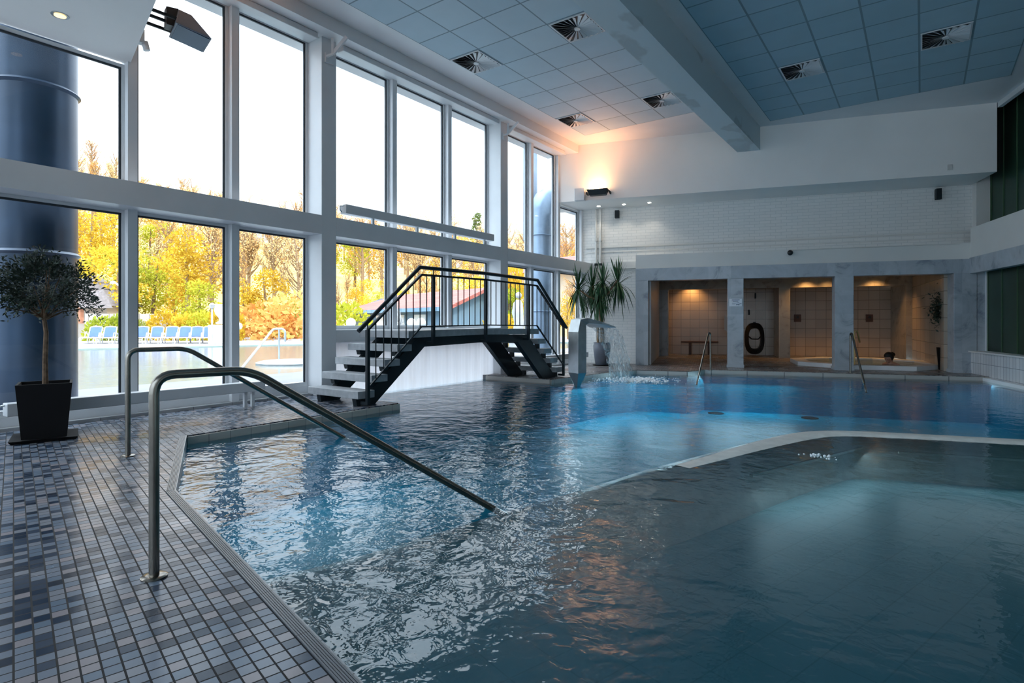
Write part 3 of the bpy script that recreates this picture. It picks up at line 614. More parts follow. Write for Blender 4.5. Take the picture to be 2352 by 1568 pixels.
# side walls of the recess
struct(MB().hexa([W(ui0-0.25,VC+CD,0),W(ui0,VC+CD,0),W(uP1a+.01,vi,0),W(uP1a-.3,vi,0)],[W(ui0-0.25,VC+CD,2.55),W(ui0,VC+CD,2.55),W(uP1a+.01,vi,2.55),W(uP1a-.3,vi,2.55)]).build('wall_recess_left', M['whiteplas']), 'tiled side wall of the recess, coloured white for window light')  # white colour stands in for window light reaching this wall
struct(MB().wbox(uP1a-.3, uP1a+0.1, vi+.0, VK, 0, 2.55).build('wall_niche_left', M['walltileV']))
struct(MB().hexa([W(uir+0.02,VC+CD,0),W(uir+.4,VC+CD,0),W(uP3b+.4,vi+.3,0),W(uP3b,vi+.3,0)],[W(uir+0.02,VC+CD,2.55),W(uir+.4,VC+CD,2.55),W(uP3b+.4,vi+.3,2.55),W(uP3b,vi+.3,2.55)]).build('wall_recess_right', M['walltileV']), 'pale tiled side wall right of the whirlpool')
# niche furniture
vk = VK - 0.03
def npos(px, py, v=None): return onv(px, py, v or vk)
for px, lab, g in ((1832,'dark square shower panel left of the right handrails','shower panels on the niche wall'),(1997,'dark square shower panel above the whirlpool','shower panels on the niche wall')):
    a = npos(px-8,722); b = npos(px+8,739); e = empty('shower_panel', W((a[0]+b[0])/2, vk, b[2])); tag(e, lab, 'shower panel', g)
    MB().wbox(a[0], b[0], vk-0.02, vk+.02, b[2], a[2]).build('plate', M['wood'], e)
    MB().tube([W((a[0]+b[0])/2, vk-0.05, (a[2]+b[2])/2+.03), W((a[0]+b[0])/2, vk-0.01, (a[2]+b[2])/2+.03)], 0.04, 10).build('knob', M['blackplastic'], e)
a = npos(1564,784, vk-.3); b = npos(1650,807, vk-.3)
e = empty('bench', W((a[0]+b[0])/2, vk-.3, 0)); tag(e, 'small dark wooden bench against the niche wall', 'bench')
MB().wbox(a[0], b[0], vk-0.45, vk-0.12, 0.40, 0.45).build('seat', M['wood'], e, bevel=0.01)
for uu in (a[0]+.3, b[0]-.3):
    MB().wbox(uu-0.04, uu+0.04, vk-0.40, vk-0.17, 0, 0.40).build('leg', M['wood'], e)
# hose coil on hooks
c = npos(1733, 777, vk-.08); rv = (npos(1754,777,vk-.08)[0]-c[0]); hh = 0.50
e = empty('garden_hose', W(c[0], vk-.08, c[2]-hh)); tag(e, 'black hose coiled in an oval on the tiled wall', 'hose')
for k in range(4):
    s_ = 1-0.09*k
    MBp = [W(c[0]+rv*s_*math.copysign(abs(cos(t/20*pi))**.75,cos(t/20*pi)), vk-.06-0.02*k, c[2]+hh*s_*math.copysign(abs(sin(t/20*pi))**.75,sin(t/20*pi))) for t in range(41)]
    MB().tube(MBp, 0.028, 6).build('coil', M['rubber'], e, smooth=True)
MB().tube([W(c[0]-rv*.8,vk-.1,c[2]+.1),W(c[0]-rv*.3,vk-.1,c[2]-.02),W(c[0]+rv*.4,vk-.1,c[2]-.02),W(c[0]+rv*.8,vk-.1,c[2]+.1)],0.02,6).build('loop', M['rubber'], e)
MB().wbox(c[0]-.04, c[0]+.04, vk-.02, vk+.02, c[2]+hh-.03, c[2]+hh+.05).build('hook', M['black'], e)
for px, py, lab in ((1735,679,'upper small dark hook on the wall above the hose'),(1720,717,'lower small dark hook on the wall above the hose')):
    q = npos(px, py); tag(MB().wbox(q[0]-.025,q[0]+.025,vk-.06,vk+.02,q[2]-.09,q[2]+.09).build('wall_hook', M['black'], bevel=.01), lab, 'hook')
# towel
q = npos(1668,740, vi+.7); qq = npos(1660,762, vi+.7)
m = MB(); 
for i in range(6):
    u = q[0]-.06+i*.04; m.wbox(u, u+.045, vi+.68+.02*(i%2), vi+.71+.02*(i%2), 0.72+abs(i-3)*.04, 1.32)
tag(m.build('towel', M['towel']), 'white towel hanging half behind the marble pillar with the sign', 'towel')
# sign on the pillar
s0 = onv(1675,686,VC-.006); s1 = onv(1704,703,VC-.006)
e = empty('sign', W((s0[0]+s1[0])/2, VC-.012, s1[2])); tag(e, 'small white sign with dark lettering on a marble pillar', 'sign')
bd_ = MB().wbox(s0[0], s1[0], VC-.012, VC, s1[2], s0[2]).build('board', M['sign'], e)
def sx(t): return s0[0]+(s1[0]-s0[0])*t
def sz(t): return s0[2]+(s1[2]-s0[2])*t
b = MB()
for (a0,a1,c0,c1) in ((.20,.83,.13,.20),(.28,.70,.31,.38),(.22,.60,.55,.60),(.22,.5,.68,.72),(.60,.80,.52,.60)): b.wbox(sx(a0),sx(a1),VC-.014,VC-.012,sz(c1),sz(c0))
for t in range(9):
    for row in (.105,.285): b.wbox(sx(.22+t*.065),sx(.235+t*.065),VC-.0145,VC-.012,sz(row+.11),sz(row))
b.build('lettering', M['ink'], bd_)
b = MB(); b.bar(W(sx(.55),VC-.014,sz(.85)),W(sx(.97),VC-.014,sz(.62)),.006,.012); b.bar(W(sx(.55),VC-.014,sz(.72)),W(sx(.80),VC-.014,sz(.86)),.006,.014); b.build('pictogram', M['ink'], bd_)
# speakers, dome camera with cable, switch, downlights
for (px0,px1,py0,py1,lab) in ((1412,1422,483,500,'small dark wall speaker near the far windows'),(2150,2163,433,457,'small dark wall speaker near the right wall')):
    a = onv(px0,py0,VU-.12); b_ = onv(px1,py1,VU-.12); e = empty('wall_speaker', W((a[0]+b_[0])/2,VU-.1,b_[2])); tag(e, lab, 'speaker', 'small speakers under the bulkhead')
    MB().wbox(a[0],b_[0],VU-.14,VU-.03,b_[2],a[2]).build('cabinet', M['black'], e, bevel=.008)
    MB().wbox(a[0]+.03,a[0]+.06,VU-.04,VU,b_[2]+.05,a[2]-.05).build('mount', M['black'], e)
q = onv(1815,580,VC-.08); e = empty('dome_camera', W(q[0],VC-.05,q[2]-.06)); tag(e, 'round black dome camera on the back wall', 'camera')
MB().sphere(W(q[0],VC-.07,q[2]), 0.062, 14, 9).build('dome', M['blackplastic'], e, smooth=True)
MB().wbox(q[0]-.04,q[0]+.04,VC-.05,VC,q[2]-.03,q[2]+.05).build('bracket', M['black'], e)
MB().tube([W(q[0]+.05,VC-.01,q[2]+.07),W(onv(2203,561,VC)[0],VC-.01,q[2]+.07)],.008,5).build('cable', M['offwhite'], e)
a = onv(2176,378,VB-.01); b_ = onv(2188,390,VB-.01); tag(MB().wbox(a[0],b_[0],VB-.02,VB,b_[2],a[2]).build('wall_plate', M['offwhite'], bevel=.004), 'small square white cover plate on the bulkhead', 'wall plate')
M['led'] = emis('downlight_glow', (1.0,0.93,0.82), 6.0); M['ledwarm'] = emis('downlight_warm', (1.0,0.62,0.20), 0.6)
def downlight(x, y, z, lab, warm, g, power=2.0, r=0.04):
    e = empty('downlight', (x,y,z)); tag(e, lab, 'ceiling light', g)
    rg_ = MB().lathe([(r*1.5,-0.004),(r*1.5,0.0)], (x,y,z), 18).build('ring', M['steelblue'], e)
    MB().lathe([(r,-0.010),(r,-0.004)], (x,y,z), 16).build('lens', M['ledwarm' if warm else 'led'], rg_)
    if power:
        l = bpy.data.lights.new('lamp', 'SPOT'); l.energy = power; l.color = (1,0.62,0.3) if warm else (1,0.9,0.75); l.spot_size = radians(110); l.spot_blend = 0.6; l.shadow_soft_size = r
        lo = bpy.data.objects.new('lamp', l); COL.objects.link(lo); lo.parent = e; lo.location = (0,0,-0.03)
for px, py, lab in ((1375,473,'left of the three small bright downlights under the bulkhead'),(1433,469,'middle of the three small bright downlights under the bulkhead'),(1491.5,465,'right of the three small bright downlights under the bulkhead')):
    d = (SOFF+.02-H)*F/(Y0-py); r = ray(px); downlight(r[0]*d, r[1]*d, SOFF+.02, lab, False, 'bright downlights under the bulkhead', 3.0, .045)
for px, py, lab in ((1640,452,'unlit downlight far left under the long bulkhead'),(1810,443,'unlit downlight midway under the bulkhead'),(1966,435,'unlit downlight toward the right wall')):
    pass
for px, py, lab in ((138,35,'glowing yellow downlight in the lowered ceiling, farther from the dark blue duct'),):
    d = (SOFF-H)*F/(Y0-py); r = ray(px); downlight(r[0]*d, r[1]*d, SOFF, lab, True, None, 4.0, .05)
# niche lamps above the inner lintel
for px, lab in ((1588,'warm downlight hidden over the bench niche'),(1855,'warm downlight over the middle niche'),(2015,'warm downlight over the whirlpool'),(1905,'warm downlight beside the marble column')):
    u = onv(px, 660, vi-0.32)[0]; vv = vi-0.30
    if px == 1588: u = onv(px,660,VK-.25)[0]; vv = VK-.25
    w = W(u, vv, 2.519); downlight(w[0], w[1], 2.519, lab, True, None, 0, .05)
    l = bpy.data.lights.new('niche_glow', 'SPOT'); l.energy = 15 if px != 1905 else 7; l.color = (1,0.50,0.16); l.spot_size = radians(125); l.spot_blend = 0.8; l.shadow_soft_size = .06
    lo = bpy.data.objects.new('niche_glow', l); COL.objects.link(lo); lo.location = (w[0],w[1],2.48)
    tgt = (W(0,1)[0]*0, 0, -1)

# flood lamp on the bulkhead, lighting the corner, and its control box
a = onv(1320,434,VB-.1); b_ = onv(1343,460,VB-.1)
tag(MB().wbox(a[0],b_[0],VB-.16,VB,b_[2],a[2]).build('control_box', M['frame'], bevel=.01), 'white control box beside the flood lamp on the bulkhead', 'box')
c = onv(1373,441,VB-.22); e = empty('flood_lamp', W(c[0],VB-.2,c[2]-.08)); tag(e, 'black flood lamp on the bulkhead throwing orange light upwards', 'lamp')
b = MB(); 
bt = [(-.20,-.07),(.20,-.07),(.20,.09),(-.20,.09)]; tp = [(-.26,-.12),(.26,-.12),(.26,.12),(-.26,.12)]
b.hexa([W(c[0]+p,VB-.22+q_,c[2]-.08) for p,q_ in bt],[W(c[0]+p,VB-.22+q_,c[2]+.06) for p,q_ in tp]); hs_ = b.build('housing', M['black'], e, bevel=.01)
M['tube'] = emis('lamp_tube_glow', (1.0,0.55,0.25), 14.0)
MB().wbox(c[0]-.2,c[0]+.12,VB-.30,VB-.14,c[2]+.062,c[2]+.072).build('lamp_glass', M['tube'], hs_)
for sg in (-.28,.28): MB().bar(W(c[0]+sg,VB-.22,c[2]),W(c[0]+sg,VB,c[2]),.03,.05).build('bracket', M['black'], e)
l = bpy.data.lights.new('flood_light', 'SPOT'); l.energy = 17; l.color = (1.0,0.40,0.17); l.spot_size = radians(160); l.spot_blend = 0.9; l.shadow_soft_size = .14
lo = bpy.data.objects.new('flood_light', l); COL.objects.link(lo); p = W(c[0],VB-.42,c[2]+.12); lo.location = p; lo.rotation_euler = (radians(202),0,PH)
# projector flood at the near soffit
c = (-6.38,2.93,4.22); fu = (0.9737,-0.2278,0); fn = (0.2278,0.9737,0)
e = empty('flood_lamp', c); tag(e, 'grey box flood lamp hung on arms from the lowered ceiling edge', 'lamp')
def loc(a_, b2, z_): return (c[0]+fu[0]*a_+fn[0]*b2, c[1]+fu[1]*a_+fn[1]*b2, c[2]+z_)
b = MB(); b.hexa([loc(-.17,-.14,-.06),loc(.19,-.14,-.04),loc(.19,.20,-.10),loc(-.17,.20,-.12)],[loc(-.10,-.10,.13),loc(.12,-.10,.14),loc(.12,.02,.12),loc(-.10,.02,.11)]); b.build('housing', M['potgrey'], e, bevel=.006)
MB().hexa([loc(-.15,-.12,-.068),loc(.17,-.12,-.048),loc(.17,.18,-.106),loc(-.15,.18,-.126)],[loc(-.15,-.12,-.058),loc(.17,-.12,-.038),loc(.17,.18,-.096),loc(-.15,.18,-.116)]).build('lamp_glass', M['darkblue'], e)
for sa, za in ((-.15,.0),(-.02,.03),(.14,.02)):
    MB().bar(loc(sa,-.10,za),loc(sa,-.46,za+.03),.022,.028).build('arm', M['black'], e)
MB().hexa([loc(-.07,-.20,-.03),loc(.07,-.20,-.03),loc(.07,-.11,-.03),loc(-.07,-.11,-.03)],[loc(-.06,-.20,.16),loc(.06,-.20,.16),loc(.06,-.09,.17),loc(-.06,-.09,.17)]).build('lamp_holder', M['blackplastic'], e)
l = bpy.data.lights.new('flood_light', 'SPOT'); l.energy = 22; l.color = (1.0,0.42,0.15); l.spot_size = radians(130); l.spot_blend = 0.8; l.shadow_soft_size = .1
lo = bpy.data.objects.new('flood_light', l); COL.objects.link(lo); lo.location = loc(0.1,.1,.25); lo.rotation_euler = (radians(180),0,0)
q = (-6.97,2.72,4.20); e = empty('security_camera', q); tag(e, 'small white camera on the edge of the lowered ceiling', 'camera')
MB().obox((q[0],q[1]-.01,q[2]+.03), (fu,fn,(0,0,1)), (.05,.035,.07)).build('mount', M['frame'], e)
MB().tube([(q[0]+.01,q[1]+.03,q[2]-.01),(q[0]+.015,q[1]+.05,q[2]-.10)],.035,10).build('camera_body', M['frame'], e, smooth=True)

# ------------------------------------------------------------------ right wall: low tiled bench wall, dark windows, parapet
struct(MB().wbox(UR, UR+0.35, -6, VC, -0.12, 0.475).build('wall_right', M['benchtile']), 'low white tiled wall along the right')
struct(MB().wbox(UR-0.12, UR, -6, VC-.5, -0.12, -0.02).build('trim_13', M['whiteplas']))
struct(MB().wbox(UR-0.05, UR+0.36, -6, VC, 0.455, 0.485).build('trim_14', M['offwhite']))
struct(MB().wbox(UR, UR+0.12, -6, VC+.02, 2.49, 3.13).build('wall_parapet', M['offwhite']), 'white balcony parapet on the right')
struct(MB().wbox(UR-0.02, UR+0.12, -6, VC+.02, 2.15, 2.49).build('wall_parapet_band', M['marble']), 'marble band under the balcony parapet')
struct(MB().wbox(UR+0.10, UR+1.3, -6, VC+.4, 2.20, 2.26).build('floor', M['offwhite']), 'balcony slab')
struct(MB().wbox(u2246-0.02, UR+.45, VC, VC+.35, 0, 2.2).build('pillar', M['marble']), 'marble return beside the right windows')
wbo = UR+0.28
struct(MB().wbox(wbo, wbo+0.1, -6, VC, 0.47, 2.22).build('window_40', M['darkgreen']), 'dark green lower windows on the right')
uw = UR+0.44
struct(MB().wbox(uw, uw+0.1, -6, VU-.2, 2.2, CEIL+0.3).build('window_41', M['darkgreen']), 'dark green upper windows on the right')
b = MB(); t = VC
for k in range(14):
    v = VC-0.05-k*0.62; b.wbox(wbo-0.012, wbo, v-0.02, v, 0.48, 2.2)
struct(b.build('trim_15', M['greenline']))
b = MB()
for k in range(14):
    v = VU-0.25-k*0.55; b.wbox(uw-0.015, uw, v-0.025, v, 2.3, CEIL+.3)
struct(b.build('trim_16', M['greenline']))
struct(MB().wbox(wbo-.03, wbo+.05, VC-.06, VC, 0.47, 2.2).build('trim_17', M['frame']))
struct(MB().wbox(UR+0.18, UR+0.26, -6, VB, CEIL-0.1, CEIL+.24).build('trim_18', M['white']))
struct(MB().wbox(ue+.02, uw+.4, VU-.2, VU+.2, 2.2, CEIL+.3).build('wall_corner', M['offwhite']))
struct(MB().wbox(UR+0.62, UR+0.8, -8, VU+6, -0.2, CEIL+.5).build('wall_sun_block', M['offwhite']))  # solid wall added behind the dark windows to block the sun
struct(MB().box(GX-.1, 7.6, YB-.3, YB, -0.2, 0.4).box(GX-.1, 7.6, YB-.3, YB, 5.0, CEIL+.3).box(GX-.1, GX+.3, YB-.3, YB, 0.4, 5.0).build('wall_behind', M['offwhite']), 'wall behind the photographer with an added glazed opening')  # unseen glazing added here to let fill daylight into the hall
for k in range(6):  # panes and posts of the added opening, out of view
    x0 = GX+.3+k*2.4; e_ = MB().poly([(x0+.06,YB-.1,.4),(x0+2.34,YB-.1,.4),(x0+2.34,YB-.1,5.0),(x0+.06,YB-.1,5.0)]).build('window_%d' % (50+k), M['glass']); struct(e_)
    struct(MB().box(x0-.06, x0+.06, YB-.2, YB, .4, 5.0).build('trim_19', M['frame']))

# ------------------------------------------------------------------ handrails
def railpath(pts, rr, seg=6):
    """polyline with rounded corners"""
    from mathutils import Vector as V
    P = [V(p) for p in pts]; out = [P[0]]
    for i in range(1, len(P)-1):
        a = (P[i-1]-P[i]); b = (P[i+1]-P[i]); r = min(rr, a.length*.45, b.length*.45); p = P[i]+a.normalized()*r; q = P[i]+b.normalized()*r
        for k in range(seg+1):
            t = k/seg; out.append(p*(1-t)**2 + P[i]*2*t*(1-t) + q*t*t)
    out.append(P[-1]); return [tuple(v) for v in out]
rd = (0.2443, 0.9697)
def grabrail(bx, by, s1, s2, z2, lab, zt=0.872, r=0.0205):
    e = empty('handrail', (bx, by, 0)); tag(e, lab, 'handrail', 'stainless steel handrails at the pool steps')
    pts = railpath([(bx,by,0.0),(bx,by,zt),(bx+rd[0]*s1,by+rd[1]*s1,zt),(bx+rd[0]*s2,by+rd[1]*s2,z2)], 0.085)
    MB().tube(pts, r, 16).build('rail_tube', M['steel'], e, smooth=True)
    MB().lathe([(0.052,0.0),(0.052,0.006),(0.044,0.011),(0.0215,0.012)], (bx,by,0.0), 24).build('floor_flange', M['steel'], e, smooth=True)
grabrail(-2.69, 1.10, 0.39, 2.05, -0.22, 'nearest thick steel handrail sloping down into the water')
grabrail(-5.30, 1.97, 0.43, 2.05, -0.22, 'second steel handrail behind the nearest one')
# small handrails at the far steps
def farrail(px, pyb, pxe, pye, lab, off=0.0, side=1):
    b = zp(px, pyb, 0.0); en = zp(pxe, pye, WZ-.0)
    b = (b[0]+A[0]*off, b[1]+A[1]*off, 0); en = (en[0]+A[0]*off, en[1]+A[1]*off, -0.25)
    top = 0.86
    dx, dy = en[0]-b[0], en[1]-b[1]; L = hypot(dx, dy); dx, dy = dx/L, dy/L
    e = empty('handrail', b); tag(e, lab, 'handrail', 'small steel handrails at the far pool edge')
    pts = railpath([(b[0],b[1],0),(b[0]+dx*.02,b[1]+dy*.02,top),(b[0]+dx*.16,b[1]+dy*.16,top),(en[0],en[1],-0.25)], 0.12)
    MB().tube(pts, 0.02, 10).build('rail_tube', M['steel'], e, smooth=True)
    MB().lathe([(0.045,0),(0.045,0.01)], b, 12).build('floor_flange', M['steel'], e)
farrail(1632, 850, 1600, 866, 'far handrail between the waterfall and the sign pillar')
farrail(1953, 856, 1990, 881, 'far handrail in front of the right marble pillar')
wq = W(onv(1962,850,VC+.2)[0], VC+.55); e = empty('handrail', (wq[0],wq[1],0)); tag(e, 'curved gleaming handrail beside the whirlpool', 'handrail')
u0 = onv(1962,850,VC+.55)[0]
MB().tube(railpath([W(u0,VC+.55,0),W(u0,VC+.55,.88),W(u0+.06,VC+.55,.90),W(u0+.13,VC+.62,.62)],.06),.018,8).build('rail_tube', M['brass'], e, smooth=True)

# ------------------------------------------------------------------ footbridge
e = empty('footbridge', (-6.45, 7.4, 0)); tag(e, 'black steel footbridge with grey treads and railing over the water', 'bridge')
XL, XR = -7.00, -5.93
def tread(y0, y1, zt, kind='tread'):
    MB().box(XL, XR, y0, y1, zt-0.097, zt).build(kind, M['concretetread'], e, bevel=0.006)
for i in range(4): tread(4.84+0.228*i, 5.12+0.228*i, 0.196*(i+1))
for i in range(4): tread(9.77-0.22*i, 10.05-0.22*i, 0.196*(i+1))
dk = MB(); ymid = 7.43
for y0, y1, z0, z1 in ((5.74, ymid, 0.975, 0.995), (ymid, 9.14, 0.995, 0.975)):
    dk.hexa([(XL,y0,z0-.1),(XR,y0,z0-.1),(XR,y1,z1-.1),(XL,y1,z1-.1)], [(XL,y0,z0),(XR,y0,z0),(XR,y1,z1),(XL,y1,z1)])
dk.build('deck', M['concretetread'], e)
for xc in (-6.06, -6.82):
    s_ = MB(); w = 0.05
    prof_ = [(4.98,0.0),(5.20,0.0),(6.14,0.735),(7.43,0.76),(8.56,0.735),(9.42,0.0),(9.80,0.0),(9.80,0.06),(8.86,0.872),(7.43,0.893),(5.98,0.872),(4.98,0.06)]
    n = len(prof_); k = len(s_.v)
    s_.v += [(xc-w, y, z) for y, z in prof_] + [(xc+w, y, z) for y, z in prof_]
    # split into quads
    idx = [(0,1,10+1,0)]
    quads = [(0,1,2,10,11),(2,3,9,10),(3,4,8,9),(4,5,6,7,8)]
    for q4 in quads:
        s_.f.append(tuple(q4[::-1])); s_.f.append(tuple(n+j for j in q4))
    for i in range(n): s_.f.append((i, (i+1)%n, n+(i+1)%n, n+i))
    so_ = s_.build('stringer', M['black'], e)
    for i in range(4):
        MB().hexa([(xc-.04,4.90+.228*i,.196*i+.03 if i else 0.0),(xc+.04,4.90+.228*i,.196*i+.03 if i else 0.0),(xc+.04,4.97+.228*i,.196*i+.03 if i else 0.0),(xc-.04,4.97+.228*i,.196*i+.03 if i else 0.0)],[(xc-.04,4.88+.228*i,.196*i+.10),(xc+.04,4.88+.228*i,.196*i+.10),(xc+.04,5.02+.228*i,.196*i+.10),(xc-.04,5.02+.228*i,.196*i+.10)]).build('tread_bracket', M['black'], so_)
        MB().box(xc-.04,xc+.04,9.90-.22*i,9.97-.22*i,.196*i+.0 if i else 0.0,.196*i+.10).build('tread_bracket', M['black'], so_)
XP = -5.87
def rz(y, lo, hi):     # rail height along the bridge
    if y < 5.93: return lo + (hi-lo)*(y-4.95)/(5.93-4.95)
    if y > 8.98: return lo + (hi-lo)*(9.96-y)/(9.96-8.98)
    return hi + 0.018*(1-abs(y-7.43)/1.5)
for y in (4.95, 6.18, 7.43, 8.70, 9.96):
    zt = rz(y, 1.0, 1.785); zb = 0.05 if y in (4.95, 9.96) else 0.80
    pm = p = MB(); p.box(XP-.022, XP+.022, y-.022, y+.022, zb, zt); p.box(XP-.12, XP+.02, y-.02, y+.02, zb-.03, zb+.01); po = p.build('railing_post', M['black'], e)
    MB().tube([(XP,y,zt),(XP,y,rz(y,1.12,1.885))], 0.008, 6).build('handrail_pin', M['black'], po)
for nm, lo, hi, r in (('top_rail',1.0,1.785,.019),('bottom_rail',0.235,1.035,.013)):
    pts = [(XP,4.95,lo),(XP,5.93,hi),(XP,7.43,hi+.018),(XP,8.98,hi),(XP,9.96,lo)]
    m = MB()
    for p, q in zip(pts, pts[1:]): m.bar(p, q, r*2, r*1.5)
    m.build(nm, M['black'], e)
m = MB(); hp = [(XP,4.80,0.985),(XP,5.90,1.89),(XP,7.43,1.908),(XP,9.0,1.89),(XP,10.08,0.985)]
m.tube(hp, 0.029, 10); m.build('handrail', M['black'], e, smooth=True)
for a, b_ in ((4.95,6.18),(6.18,7.43),(7.43,8.70),(8.70,9.96)):
    for k in range(1, 9):
        y = a + (b_-a)*k/9; MB().tube([(XP,y,rz(y,0.235,1.035)),(XP,y,rz(y,1.0,1.785))], 0.0085, 5, cap=False).build('baluster', M['black'], e)

# ------------------------------------------------------------------ waterfall fountain
c = zp(1326, 886, WZ); LT = RT; DP = FW
ev = (RT[0]*.82+FW[0]*.57, RT[1]*.82+FW[1]*.57); L = hypot(*ev); ev = (ev[0]/L, ev[1]/L); wv = (-ev[1], ev[0])
e = empty('water_fountain', (c[0],c[1],-0.1)); tag(e, 'tall bent steel swan neck fountain pouring water into the pool', 'fountain')
def fp(a_, w_, z_): return (c[0]+ev[0]*a_+wv[0]*w_, c[1]+ev[1]*a_+wv[1]*w_, z_)
# sections along the neck: centre a, z, half width, half thickness direction
sec = [ (0.0,-0.12,.03,.03), (-0.0,0.16,.14,.10), (-0.0,0.92,.14,.10), (0.03,1.10,.135,.085), (0.14,1.13,.15,.05), (0.40,1.085,.24,.025), (0.64,1.005,.36,.012)]
dirs = [(1,0),(1,0),(1,0),(.8,-.6),(.25,-.97),(.2,-.98),(.3,-.95)]
m = MB(); rings = []
for (a_, z_, hw, ht), (dx, dz) in zip(sec, dirs):
    k = len(m.v); rings.append(k)
    for sa, sw in ((-1,-1),(1,-1),(1,1),(-1,1)): m.v.append(fp(a_+dx*ht*sa, hw*sw, z_+dz*ht*sa))
for r0, r1 in zip(rings, rings[1:]):
    for j in range(4): m.f.append((r0+j, r0+(j+1)%4, r1+(j+1)%4, r1+j))
m.f.append((0,3,2,1)); m.f.append(tuple(rings[-1]+j for j in range(4)))
m.build('neck', M['steelblue'], e, bevel=.004)
# falling sheet
def fallmat():
    m = bpy.data.materials.new('falling_water'); m.use_nodes = True; nt = m.node_tree; nt.nodes.clear()
    o = nn(nt, 'ShaderNodeOutputMaterial'); t = nn(nt, 'ShaderNodeBsdfTransparent'); p = nn(nt, 'ShaderNodeBsdfPrincipled'); mx = nn(nt, 'ShaderNodeMixShader')
    p.inputs['Base Color'].default_value = (0.72,0.75,0.76,1); p.inputs['Roughness'].default_value = 0.15
    c_ = coords(nt, scale=(14,14,5)); n_ = nn(nt, 'ShaderNodeTexNoise'); n_.inputs['Scale'].default_value = 1.0; n_.inputs['Detail'].default_value = 5; n_.inputs['Distortion'].default_value = 1.2; lk(nt, c_, n_.inputs['Vector'])
    lk(nt, ramp(nt, n_.outputs[0], [(0.35,(0.12,)*3),(0.55,(0.45,)*3),(0.7,(0.9,)*3)]), mx.inputs[0]); lk(nt, t.outputs[0], mx.inputs[1]); lk(nt, p.outputs[0], mx.inputs[2]); lk(nt, mx.outputs[0], o.inputs[0])
    bp = nn(nt, 'ShaderNodeBump'); bp.inputs['Distance'].default_value = .03; lk(nt, n_.outputs[0], bp.inputs['Height']); lk(nt, bp.outputs[0], p.inputs['Normal']); return m
M['fall'] = fallmat()
m = MB(); NA, NW = 16, 24
rnd = random.Random(3)
for i in range(NA+1):
    t = i/NA*0.47; a_ = 0.64 + 1.25*t*1.0; z_ = 1.0 - .3*t - 4.9*t*t
    for j in range(NW+1):
        w_ = (j/NW-.5)*.70*(1-.10*i/NA); m.v.append(fp(a_+rnd.uniform(-.012,.012)*(1+i/4), w_, max(z_, WZ-.02)))
for i in range(NA):
    for j in range(NW): k = i*(NW+1)+j; m.f.append((k,k+1,k+NW+2,k+NW+1))
fo = m.build('falling_water', M['fall'], smooth=True); tag(fo, 'curved sheet of water falling from the steel fountain', 'water', kind='stuff')
M['foam'] = simple('white_foam', (0.80,0.86,0.90), 0.5, var=.1, scale=20)
m = MB(); rnd = random.Random(5)
for k in range(650):
    r = abs(rnd.gauss(0,.6)); a = rnd.uniform(0,2*pi); aa = 1.75+cos(a)*r*.9; ww = .1+sin(a)*r*.8
    s_ = rnd.uniform(.008,.032)*max(.35,1-r*.6); m.sphere(fp(aa, ww, WZ+.002), (s_*1.6,s_*1.6,s_*rnd.uniform(.4,1.3)), 6, 4)
tag(m.build('splash_foam', M['foam'], smooth=True), 'white foam where the falling water hits the pool', 'foam', kind='stuff')
# inlet bubbles in the shallow pool
q = zp(1885,1047,WZ); m = MB()
for k in range(26):
    s_ = rnd.uniform(.004,.014); m.sphere((q[0]+rnd.gauss(0,.07), q[1]+rnd.gauss(0,.05), WZ), s_, 6, 4)
tag(m.build('bubbles', M['foam']), 'cluster of bubbles on the shallow pool by the ledge corner', 'bubbles', kind='stuff')

